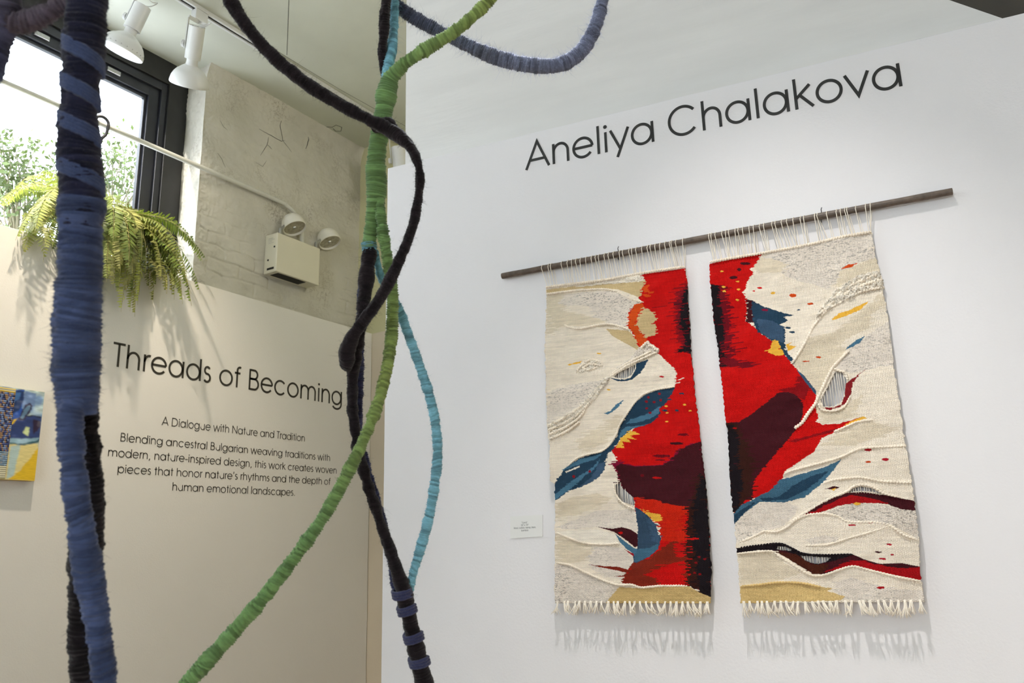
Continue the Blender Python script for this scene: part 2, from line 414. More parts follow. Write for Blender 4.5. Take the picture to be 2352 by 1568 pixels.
# window_1: black frame, sash, glass
def win(name, y0, y1, z0, z1):
    root = empty(name, (XG, (y0 + y1) / 2, z0)); root['kind'] = 'structure'
    def ring(nm, a0, a1, c0, c1, w_l, w_r, w_b, w_t, x0, x1, mat):
        mb = MB()
        mb.box((x0, a0, c0), (x1, a0 + w_l, c1)); mb.box((x0, a1 - w_r, c0), (x1, a1, c1))
        mb.box((x0, a0 + w_l, c0), (x1, a1 - w_r, c0 + w_b)); mb.box((x0, a0 + w_l, c1 - w_t), (x1, a1 - w_r, c1))
        return mb.build(nm, mat, root, bevel=.002)
    ring('window_frame', y0, y1, z0, z1, .12, .115, .06, .13, XG - .06, XG + .02, M_BLACK)
    a0, a1, c0, c1 = y0 + .12, y1 - .115, z0 + .06, z1 - .13
    ring('window_frame_inner', a0, a1, c0, c1, .035, .035, .03, .045, XG - .055, XG + .008, M_SASH)
    a0 += .035; a1 -= .035; c0 += .03; c1 -= .045
    sash = ring('sash', a0, a1, c0, c1, .06, .062, .05, .055, XG - .05, XG - .008, M_SASH)
    ring('sash_bead', a0 + .06, a1 - .062, c0 + .05, c1 - .055, .014, .014, .012, .018, XG - .046, XG - .022, M_SASH)
    g = MB(); g.box((XG - .036, a0 + .062, c0 + .052), (XG - .032, a1 - .064, c1 - .057)); g.build('glass_pane', M_GLASS, root)
    for yy in (a1 - .30, a1 - .66):
        k = MB(); k.box((XG - .008, yy, c1 - .035), (XG + .004, yy + .07, c1 - .012)); k.build('sash_latch', M_CHROME, root, bevel=.002)
    return root
win('window_1', 0.25, YREV, 2.32, CEIL)
win('window_2', -2.9, -.3, 2.32, CEIL)

# ================================================================== LETTERING
def arc(cx, cy, rx, ry, a0, a1):
    n = max(6, int(abs(a1 - a0) / 7))
    return [(cx + rx * math.cos(math.radians(a0 + (a1 - a0) * k / n)), cy + ry * math.sin(math.radians(a0 + (a1 - a0) * k / n))) for k in range(n + 1)]
BOWL = lambda cx: arc(cx, 265, 250, 252, 0, 360)
GL = {
 'A': (740, [[(42, 0), (370, 725), (698, 0)], [(150, 235), (590, 235)]]),
 'B': (574, [[(95, 0), (95, 740)], [(95, 710), (270, 710)] + arc(290, 555, 150, 155, 90, -90) + [(95, 400)], [(95, 400), (310, 400)] + arc(315, 215, 180, 185, 90, -90) + [(95, 30)]]),
 'C': (813, [arc(415, 370, 350, 355, 40, 320)]),
 'D': (744, [[(95, 0), (95, 740)], [(95, 710), (320, 710)] + arc(330, 370, 330, 340, 90, -90) + [(95, 30)]]),
 'L': (462, [[(95, 740), (95, 30), (430, 30)]]),
 'N': (740, [[(95, 0), (95, 735)], [(95, 715), (645, 25)], [(645, 5), (645, 740)]]),
 'T': (437, [[(15, 710), (422, 710)], [(218, 710), (218, 0)]]),
 'W': (888, [[(30, 740), (235, 20), (444, 730), (653, 20), (858, 740)]]),
 'a': (683, [BOWL(315), [(590, 540), (590, 0)]]),
 'b': (682, [BOWL(365), [(92, 740), (92, 0)]]),
 'c': (647, [arc(330, 265, 258, 252, 40, 320)]),
 'd': (685, [BOWL(315), [(590, 740), (590, 0)]]),
 'e': (650, [[(70, 272), (582, 272)], arc(325, 265, 257, 252, 2, 322)]),
 'f': (351, [arc(255, 600, 105, 112, 62, 180) + [(150, 0)], [(40, 505), (285, 505)]]),
 'g': (673, [BOWL(315), [(590, 540), (590, 40)] + arc(335, 30, 255, 200, 0, -150)]),
 'h': (590, [[(95, 740), (95, 0)], arc(295, 300, 200, 218, 180, 0) + [(495, 0)]]),
 'i': (200, [[(100, 530), (100, 0)]]),
 'k': (502, [[(95, 740), (95, 0)], [(425, 540), (110, 262)], [(185, 330), (462, 0)]]),
 'l': (200, [[(100, 740), (100, 0)]]),
 'm': (938, [[(95, 540), (95, 0)], arc(282, 320, 187, 198, 180, 0) + [(469, 0)], arc(656, 320, 187, 198, 180, 0) + [(843, 0)]]),
 'n': (590, [[(95, 540), (95, 0)], arc(295, 300, 200, 218, 180, 0) + [(495, 0)]]),
 'o': (655, [arc(327, 265, 258, 252, 0, 360)]),
 'p': (682, [BOWL(365), [(92, 540), (92, -190)]]),
 'r': (301, [[(95, 540), (95, 0)], arc(265, 300, 170, 215, 180, 78)]),
 's': (388, [arc(192, 400, 105, 117, 35, 270) + arc(192, 150, 125, 133, 90, -145)]),
 't': (339, [[(170, 700), (170, 0)], [(50, 505), (290, 505)]]),
 'u': (608, [[(95, 540), (95, 235)] + arc(303, 235, 208, 222, 180, 360) + [(511, 540)], [(511, 540), (511, 0)]]),
 'v': (554, [[(32, 540), (277, 12), (522, 540)]]),
 'w': (831, [[(35, 540), (222, 12), (415, 520), (608, 12), (796, 540)]]),
 'x': (480, [[(40, 540), (440, 0)], [(440, 540), (40, 0)]]),
 'y': (536, [[(32, 540), (272, 20)], [(505, 540), (190, -190)]]),
 '3': (554, [arc(270, 545, 165, 165, 160, -75), arc(270, 205, 195, 180, 90, -165)]),
 '5': (554, [[(460, 710), (200, 710), (140, 400)] + arc(265, 225, 205, 205, 118, -150)]),
 ',': (277, [[(160, 60), (95, -120)]]), '.': (277, []), '-': (332, [[(35, 240), (297, 240)]]),
 "'": (240, [[(130, 740), (105, 520)]]), '"': (310, [[(100, 740), (95, 520)], [(210, 740), (205, 520)]]), ' ': (277, [])}
def stroke_mesh(mb, pts, sw, mapf, cap=True):
    P = [np.array(p, float) for p in pts]
    closed = np.linalg.norm(P[0] - P[-1]) < 1e-6
    L = []; R_ = []
    n = len(P)
    for i in range(n):
        a = P[i - 1] if i else (P[-2] if closed else None); b = P[i + 1] if i < n - 1 else (P[1] if closed else None)
        d1 = (P[i] - a) if a is not None else (b - P[i]); d2 = (b - P[i]) if b is not None else (P[i] - a)
        d1 = d1 / np.linalg.norm(d1); d2 = d2 / np.linalg.norm(d2)
        n1 = np.array([-d1[1], d1[0]]); n2 = np.array([-d2[1], d2[0]])
        mm = n1 + n2; mm = mm / np.linalg.norm(mm); k = 1 / max(.35, mm @ n1)
        L.append(P[i] + mm * sw / 2 * k); R_.append(P[i] - mm * sw / 2 * k)
    V = []
    for l, r in zip(L, R_): V += [mapf(*l, 0), mapf(*r, 0), mapf(*l, 1), mapf(*r, 1)]
    F = []
    for i in range(n - 1):
        a = 4 * i; b = a + 4
        F += [(a + 2, a + 3, b + 3, b + 2), (a, b, b + 1, a + 1), (a, a + 2, b + 2, b), (a + 1, b + 1, b + 3, a + 3)]
    if not closed: F += [(0, 1, 3, 2), (4 * n - 4, 4 * n - 2, 4 * n - 1, 4 * n - 3)]
    mb.add(V, F)
def text_line(s, pL, pR, cap_h, sw, frame, parent, mat, per_letter, pname='letter', thick=.0008, lift=.0006, tracking=0):
    """frame = (inward normal toward the viewer); pL/pR: ends of the baseline on the wall"""
    pL = np.asarray(pL); pR = np.asarray(pR)
    words = not per_letter
    adv = sum(GL[c][0] + tracking for c in s) - tracking
    # side bearings of first and last glyph
    lb = min([x for st in GL[s[0]][1] for x, y in st] or [100]) - sw / 2
    rb = GL[s[-1]][0] - max([x for st in GL[s[-1]][1] for x, y in st] or [150]) - sw / 2
    if s[-1] == '.': rb = 90
    ln = np.linalg.norm(pR - pL); sx = ln / (adv - lb - rb); sy = cap_h / 740.0
    du = (pR - pL) / ln; dv = np.array([0, 0, 1.0]); dn = np.asarray(frame)
    x = -lb; mb = MB()
    for c in s:
        if per_letter: mb = MB()
        if words and c == ' ':
            if mb.v: mb.build(pname, mat, parent)
            mb = MB()
        x0 = x
        mp = lambda a, b, t: pL + du * (x0 + a) * sx + dv * b * sy + dn * (lift + thick * t)
        for st in GL[c][1]: stroke_mesh(mb, st, sw, mp)
        if c in 'i.':
            cy, r = (672, 48) if c == 'i' else (42, 46); cx = 100 if c == 'i' else 135
            ring = [(cx + r * sy / sx * math.cos(2 * math.pi * k / 16), cy + r * math.sin(2 * math.pi * k / 16)) for k in range(16)]
            V = [mp(a, b, 0) for a, b in ring] + [mp(a, b, 1) for a, b in ring]
            mb.add(V, [tuple(range(16, 32)), tuple(range(16))[::-1]] + [(k, (k + 1) % 16, 16 + (k + 1) % 16, 16 + k) for k in range(16)])
        if per_letter and mb.v: mb.build(pname, mat, parent)
        x += GL[c][0] + tracking
    if not per_letter: mb.build(pname, mat, parent)
def on_wing(px, py): return on_plane(px, py, EX, XW)
def caph(f, x0, y0, x1, y1): return abs(f(x0, y0)[2] - f(x1, y1)[2])
NR = -WN; NL = EX
a, b = on_right(1206.5, 391.6), on_right(2073.2, 197.6)
t = tag(empty('wall_lettering', a), 'large black vinyl artist name high on the white right wall', 'lettering')
text_line('Aneliya Chalakova', a, b, caph(on_right, 1232, 323.5, 1232, 385.9), 70, NR, t, M_VINYL, True)
a, b = on_wing(253.5, 839.6), on_wing(784.5, 931)
t = tag(empty('wall_lettering', a), 'large dark vinyl exhibition title on the cream left wall, below the fern', 'lettering')
text_line('Threads of Becoming', a, b, caph(on_wing, 267, 786, 265.5, 841.7), 72, NL, t, M_VINYLB, True)
a, b = on_wing(370.8, 975.6), on_wing(699.4, 1013.9)
t = tag(empty('wall_lettering', a), 'single small centred vinyl line between the large title and the paragraph', 'lettering')
text_line('A Dialogue with Nature and Tradition', a, b, caph(on_wing, 393.5, 959.5, 393.5, 978.8), 61, NL, t, M_VINYLB, False, 'word')
t = tag(empty('wall_lettering', on_wing(395, 1126)), 'four line dark vinyl paragraph lowest on the cream left wall', 'lettering')
for s, l, r in (('Blending ancestral Bulgarian weaving traditions with', (276.2, 1013), (757.5, 1058.6)),
                ('modern, nature-inspired design, this work creates woven', (247.6, 1047.1), (772.5, 1087.5)),
                ("pieces that honor nature's rhythms and the depth of", (269.5, 1085.4), (758.8, 1113.2)),
                ('human emotional landscapes.', (395.4, 1126.1), (676.8, 1138.1))):
    text_line(s, on_wing(*l), on_wing(*r), caph(on_wing, 277, 993.3, 277, 1013.1), 63, NL, t, M_VINYLB, False, 'word')
# title card
card = empty('label_card', on_right(1205, 1230)); tag(card, 'small white title card on the wall left of the hanging tapestry', 'card')
mb = MB(); cc = [on_right(*q) for q in ((1173, 1236), (1247, 1231.5), (1247, 1182), (1173, 1185.5))]
mb.hexa([p + NR * .0004 for p in cc] + [p + NR * .0028 for p in cc]); mb.build('card_sheet', M_CARD, card)
for s, l, r in (('"Lava"', (1199.5, 1201.8), (1212, 1201.2)), ('35" x 35"', (1197.5, 1207.6), (1215, 1206.8)), ('Wool, cotton, hemp, linen,', (1181, 1214.6), (1232, 1212)), ('bamboo', (1198.5, 1219.8), (1214.5, 1219))):
    text_line(s, on_right(*l), on_right(*r), caph(on_right, 1205, 1203, 1205, 1207), 75, NR, card, M_VINYL, False, 'word', thick=.0002, lift=.0029)

# ================================================================== TAPESTRY
ZT = {'A': (1140, 420, .2552), 'B': (1600, 420, .2678), 'C': (1240, 780, .2169), 'D': (1640, 780, .2296), 'E': (1240, 1080, .2615), 'F': (1640, 1080, .2614)}
def z(tg, pts):
    ox, oy, s = ZT[tg]; return [(ox + x * s, oy + y * s) for x, y in pts]
CR = srgb(241, 229, 211); CRW = srgb(241, 232, 217); BE = srgb(227, 213, 189); HE = srgb(208, 184, 138); HG = srgb(208, 178, 120)
GHC = srgb(232, 221, 208); RD = srgb(200, 10, 8); RO = srgb(206, 34, 8); DRD = srgb(140, 10, 18); CRI = srgb(110, 6, 22); MA = srgb(64, 16, 24); BK = srgb(24, 17, 22); BRN = srgb(52, 22, 14)
OR = srgb(216, 78, 22); YE = srgb(238, 182, 66); NV = srgb(34, 62, 84); TB = srgb(72, 116, 142); SB = srgb(60, 86, 112); BR = srgb(128, 36, 18); MG = srgb(130, 12, 50)
def tap_off(zz): return .017 + .019 * np.clip((1.95 - zz) / .90, 0, 1.1)
def on_tap(px, py, extra=0.0):
    o = .03
    for _ in range(4): p = on_right(px, py, o + extra); o = float(tap_off(p[2]))
    return p
# each entry: (zoom tag, points, colour, weft jitter in pixels, heather 0..1, lumps 0..1)
def ell(cx, cy, rx, ry, n=10):
    return [(cx + rx * math.cos(2 * math.pi * k / n) * (1 if k % 2 else .85), cy + ry * math.sin(2 * math.pi * k / n)) for k in range(n)]
LP = [
 ('A', [(450, 1000), (700, 1000), (600, 1150), (1000, 1230), (1190, 1300), (1000, 1300), (630, 1280), (450, 1380)], BE, 10, .1, 0),
 ('A', [(540, 1080), (600, 1010), (760, 985), (1040, 975), (1150, 1010), (1230, 1060), (1330, 1080), (1240, 1100), (1210, 1170), (1195, 1300), (1000, 1260), (880, 1200), (820, 1100), (620, 1100)], GHC, 8, .9, 0),
 ('A', [(445, 960), (700, 930), (1310, 860), (1400, 905), (1300, 1035), (1100, 960), (760, 950), (460, 990)], HE, 1, 0, .1),
 ('A', [(870, 900), (1300, 830), (1340, 860), (1300, 890), (1000, 910), (700, 940)], CRW, 3, .2, .5),
 ('A', [(985, 1310), (1190, 1330), (1250, 1390), (1300, 1440), (1270, 1500), (1050, 1380)], HE, 1, 0, .1),
 ('C', [(75, 560), (300, 480), (600, 440), (720, 400), (560, 560), (400, 720), (240, 800), (80, 900)], GHC, 8, .9, 0),
 ('C', [(80, 900), (240, 820), (380, 720), (520, 600), (720, 390), (745, 405), (600, 610), (450, 760), (300, 910), (110, 1070)], CRW, 1, .5, 1),
 ('C', [(380, 330), (440, 250), (560, 205), (650, 240), (640, 300), (520, 320), (440, 355)], CRW, 1, .4, .8),
 ('C', [(400, 1080), (800, 800), (900, 800), (820, 960), (700, 1100), (450, 1200)], BE, 12, .1, 0),
 ('E', [(135, 300), (300, 230), (480, 200), (640, 240), (500, 330), (140, 450)], BE, 10, .1, 0),
 ('E', [(140, 500), (350, 420), (500, 350), (840, 340), (880, 410), (860, 540), (780, 500), (640, 510), (500, 490), (330, 520)], GHC, 6, 1, 0),
 ('E', [(140, 560), (280, 600), (400, 640), (480, 680), (420, 780), (260, 820), (140, 800)], BE, 10, .1, 0),
 ('E', [(480, 680), (600, 660), (720, 680), (840, 790), (780, 900), (750, 980), (560, 920), (450, 860), (420, 760)], GHC, 8, .7, 0),
 ('E', [(140, 540), (340, 520), (520, 520), (660, 560), (700, 640), (560, 650), (400, 630), (280, 600)], CRW, 2, 0, 0),
 ('E', [(140, 810), (250, 830), (400, 900), (560, 970), (690, 1020), (640, 1090), (580, 1170), (130, 1175)], GHC, 1, 1, .15),
 # red field
 ('A', [(1305, 818), (1720, 760), (1790, 1600), (1740, 1900), (1800, 2600), (1400, 2600), (1300, 1900), (1420, 1640), (1290, 1480), (1250, 1400), (1205, 1330), (1195, 1290), (1200, 1170), (1240, 1100), (1315, 1075), (1280, 1040), (1310, 1000), (1320, 950), (1345, 905), (1335, 860)], RD, 3, 0, 0),
 ('C', [(1140, 20), (1250, 90), (1280, 160), (1340, 230), (1420, 295), (1455, 370), (1430, 490), (1300, 660), (1000, 940), (760, 1170), (830, 1300), (860, 1500), (900, 1700), (1900, 1700), (1800, 800), (1750, 0)], RD, 2.5, 0, 0),
 ('E', [(690, 0), (720, 120), (830, 240), (830, 330), (1060, 480), (1060, 600), (850, 800), (770, 870), (720, 990), (900, 1022), (1060, 1012), (1312, 1012), (1560, 1112), (1560, 0)], RD, 2, 0, 0),
 ('A', [(1320, 930), (1375, 915), (1350, 1020), (1290, 1040), (1310, 1000)], OR, 5, 0, 0),
 ('A', [(1240, 1100), (1310, 1080), (1330, 1110), (1290, 1170), (1270, 1250), (1290, 1340), (1355, 1395), (1350, 1440), (1285, 1470), (1250, 1380), (1200, 1310), (1195, 1200)], OR, 2.5, 0, 0),
 ('A', [(1325, 1115), (1400, 1160), (1440, 1220), (1425, 1260), (1450, 1310), (1420, 1370), (1355, 1395), (1320, 1370), (1285, 1310), (1265, 1240), (1280, 1180)], HE, 3.5, 0, .1),
 ('A', [(1730, 880), (1660, 910), (1610, 1050), (1600, 1250), (1640, 1420), (1700, 1530), (1770, 1540)], DRD, 14, 0, 0),
 ('A', [(1730, 900), (1690, 930), (1640, 1060), (1630, 1250), (1660, 1420), (1700, 1530), (1770, 1540)], CRI, 12, 0, 0),
 ('A', [(1735, 920), (1690, 960), (1665, 1060), (1655, 1180), (1665, 1300), (1690, 1400), (1700, 1500), (1770, 1560), (1745, 1300)], BK, 7, 0, 0),
 ('C', [(1600, 0), (1560, 60), (1510, 100), (1440, 135), (1620, 122)], BK, 6, 0, 0),
 ('C', [(1450, 425), (1530, 400), (1530, 410), (1460, 430)], CRW, 0, 0, 0), ('C', [(1430, 455), (1490, 450), (1490, 462), (1430, 470)], CRW, 0, 0, 0),
 ('C', [(1040, 90), (1140, 18), (1200, 60), (1265, 95), (1255, 135), (1150, 190), (1000, 240), (850, 310), (800, 300), (950, 200)], GHC, 1, .8, .5),
 ('C', [(1040, 200), (1240, 140), (1280, 165), (1340, 230), (1420, 295), (1455, 360), (1440, 430), (1425, 500), (1280, 540), (1160, 570), (1060, 620), (980, 520), (1020, 420)], CR, 2, .2, 0),
 ('C', [(730, 400), (820, 420), (900, 425), (960, 400), (1010, 330), (1020, 250), (1145, 208), (1110, 290), (1060, 360), (980, 420), (900, 442), (820, 437)], NV, 1, 0, 0),
 ('C', [(1430, 500), (1280, 530), (1160, 560), (1080, 600), (1000, 680), (950, 750), (870, 870), (830, 950), (820, 1020), (740, 1120), (650, 1190), (500, 1230), (400, 1265), (320, 1320), (240, 1390), (200, 1460), (150, 1530), (90, 1600), (100, 1725), (190, 1690), (300, 1600), (430, 1560), (560, 1500), (640, 1440), (690, 1350), (695, 1270), (730, 1210), (790, 1150), (840, 1070), (900, 1000), (980, 940), (1100, 910), (1200, 870), (1275, 780), (1270, 730), (1330, 680), (1380, 600), (1430, 520)], NV, 1.5, 0, 0),
 ('C', [(910, 890), (960, 840), (1080, 800), (1180, 760), (1280, 700), (1260, 770), (1180, 830), (1050, 870), (940, 885)], TB, 2, 0, 0),
 ('C', [(850, 965), (920, 915), (1000, 915), (1150, 890), (1080, 912), (960, 942), (890, 1000), (840, 1060)], TB, 1, 0, 0),
 ('C', [(240, 1390), (300, 1330), (420, 1265), (540, 1235), (660, 1205), (600, 1260), (480, 1300), (350, 1345)], TB, 1.5, 0, 0),
 ('C', [(250, 1568), (340, 1490), (440, 1430), (540, 1370), (640, 1260), (620, 1310), (560, 1390), (480, 1440), (400, 1520), (300, 1600), (150, 1700), (100, 1710), (105, 1680)], TB, 1, 0, 0),
 ('C', [(400, 1570), (520, 1480), (590, 1390), (620, 1310), (690, 1290), (690, 1370), (630, 1450), (540, 1510)], SB, 1.5, 0, 0),
 ('C', [(265, 1395), (420, 1335), (425, 1345), (280, 1410)], CRW, 0, 0, 0),
 ('C', [(960, 955), (1060, 1000), (960, 1015), (1030, 1058), (930, 1042), (970, 1088), (880, 1080), (890, 1140), (805, 1150), (845, 1080), (890, 1010)], YE, 3, 0, 0),
 ('C', [(760, 1310), (820, 1270), (900, 1305), (1000, 1335), (1150, 1330), (1290, 1320), (1380, 1270), (1420, 1220), (1500, 1150), (1600, 1100), (1700, 1075), (1790, 1568), (1800, 1820), (1300, 1800), (1050, 1700), (930, 1640), (840, 1568), (840, 1480), (800, 1380)], MG, 5, 0, 0),
 ('C', [(800, 1345), (850, 1310), (1000, 1342), (1150, 1336), (1290, 1326), (1380, 1276), (1420, 1226), (1500, 1155), (1600, 1105), (1710, 1080), (1790, 1568), (1800, 1820), (1400, 1800), (1200, 1740), (1060, 1700), (930, 1640), (850, 1568), (845, 1480)], MA, 4, 0, 0),
 ('E', [(690, 60), (1440, 0), (1480, 350), (1330, 370), (1200, 330), (1050, 290), (900, 220), (800, 205), (700, 110)], MA, 10, 0, 0),
 ('E', [(830, 235), (960, 240), (1100, 285), (1200, 310), (1330, 330), (1260, 420), (1300, 560), (1290, 640), (1060, 620), (1050, 480), (960, 400), (870, 330)], RO, 12, 0, 0),
 ('E', [(870, 330), (960, 372), (1060, 380), (1075, 440), (1000, 450), (950, 400)], YE, 5, 0, 0),
 ('E', [(820, 805), (960, 770), (1050, 700), (1150, 620), (1290, 640), (1312, 1012), (1100, 1012), (900, 1024), (715, 990), (770, 870)], BR, 4, 0, 0),
 ('E', [(960, 900), (1100, 830), (1290, 790), (1312, 1012), (1050, 1010), (1000, 950)], RD, 10, 0, 0),
 ('E', [(1180, 640), (1290, 620), (1290, 760), (1200, 760)], RD, 8, 0, 0),
 ('E', [(1440, 0), (1370, 100), (1320, 300), (1280, 480), (1285, 640), (1288, 800), (1312, 1012), (1400, 1080), (1510, 1115), (1530, 900), (1500, 500), (1480, 200)], BRN, 9, 0, 0),
 ('E', [(1440, 0), (1400, 100), (1360, 300), (1340, 480), (1330, 640), (1380, 800), (1380, 1000), (1420, 1080), (1510, 1115), (1530, 900), (1500, 500), (1480, 200)], BK, 9, 0, 0),
 ('E', [(830, 318), (880, 345), (950, 400), (1010, 470), (1040, 560), (1060, 590), (1040, 690), (960, 760), (850, 812), (820, 805), (820, 740), (855, 680), (858, 500), (845, 400)], SB * .72, 1, 0, 0),
 ('E', [(850, 690), (960, 680), (1040, 640), (1030, 700), (960, 755), (880, 795), (825, 800), (825, 730)], TB * .8, 2, 0, 0),
 ('E', [(930, 400), (1010, 475), (1040, 570), (1050, 640), (980, 620), (960, 500)], SB, 4, 0, 0),
 ('E', [(490, 492), (620, 512), (720, 500), (800, 520), (858, 560), (858, 665), (830, 675), (740, 600), (650, 540)], MA, 1, 0, 0),
 ('E', [(660, 555), (740, 620), (820, 680), (855, 688), (830, 742), (760, 690), (700, 630)], TB, 1, 0, 0),
 ('E', [(735, 688), (826, 735), (822, 758)], srgb(165, 15, 30), 1, 0, 0),
 ('E', [(420, 828), (700, 850), (770, 872), (762, 900), (600, 862)], BR, 0, 0, 0), ('E', [(635, 930), (760, 918), (756, 936)], BR, 0, 0, 0),
 ('E', [(580, 1160), (640, 1090), (690, 1025), (890, 1035), (1060, 1022), (1312, 1015), (1400, 1072), (1510, 1115), (1510, 1180), (900, 1180), (580, 1180)], HG, .5, 0, .12),
 ('C', [(670, 775), (740, 760), (800, 690), (888, 632), (840, 705), (770, 762), (715, 792)], TB, 1, 0, 0),
 ('C', [(300, 262), (440, 222), (420, 248), (310, 272)], YE, 1, 0, 0), ('C', ell(625, 143, 28, 7), YE, 0, 0, 0), ('C', ell(730, 530, 20, 7), YE, 0, 0, 0), ('C', ell(1292, 392, 26, 9), srgb(195, 30, 35), 0, 0, 0),
 ('C', ell(1520, 1003, 62, 15), CRI, 2, 0, 0), ('C', ell(1455, 1098, 80, 14), MA, 2, 0, 0), ('C', ell(1290, 1230, 105, 16), CRI, 2, 0, 0), ('C', ell(1270, 1272, 60, 9), CRI, 2, 0, 0),
 ('C', ell(1500, 570, 28, 11), NV, 0, 0, 0), ('C', ell(1322, 748, 32, 11), NV, 0, 0, 0), ('C', ell(1450, 748, 22, 11), NV, 0, 0, 0), ('C', ell(1365, 632, 35, 9), NV, 0, 0, 0),
 ('E', ell(710, 548, 22, 11), RD, 0, 0, 0), ('E', ell(1030, 66, 45, 9), RD, 1, 0, 0), ('E', ell(900, 45, 20, 12), CRI, 0, 0, 0), ('E', ell(1330, 600, 80, 9), RD, 2, 0, 0)]
for q in ((1130, 655), (1210, 660), (1280, 640), (1130, 725), (1270, 575), (1150, 610), (1165, 772), (360, 1448), (530, 1395)): LP.append(('C', ell(*q, 17, 14), srgb(140, 22, 34), 0, 0, 0))
for q in ((1335, 702), (1535, 690), (1345, 772), (1345, 866), (1590, 750)): LP.append(('C', ell(*q, 19, 9), YE, 0, 0, 0))
for q in ((1330, 690), (1450, 778), (1370, 810), (1360, 900), (1405, 910), (1400, 760)): LP.append(('E', ell(*q, 16, 8), DRD, 0, 0, 0))
LH = [('C', [(775, 392), (820, 352), (920, 302), (1015, 255), (1008, 312), (975, 372), (930, 402), (880, 412), (820, 408)]),
      ('E', [(652, 125), (698, 105), (720, 150), (790, 210), (825, 240), (828, 312), (760, 290), (700, 270), (668, 200)])]
LE = (z('A', [(440, 935), (450, 1000), (440, 1400), (436, 1568)]) + z('C', [(60, 200), (66, 600), (75, 950), (100, 1100), (105, 1300), (110, 1500)]) + z('E', [(128, 120), (132, 280), (130, 700), (132, 1000), (132, 1166)]))
LR = (z('A', [(1700, 770), (1716, 900), (1730, 1100), (1745, 1400), (1757, 1568)]) + z('C', [(1605, 180), (1650, 650), (1690, 1000), (1730, 1350)]) + z('E', [(1450, 50), (1473, 350), (1495, 700), (1508, 900), (1502, 1110), (1498, 1168)]))
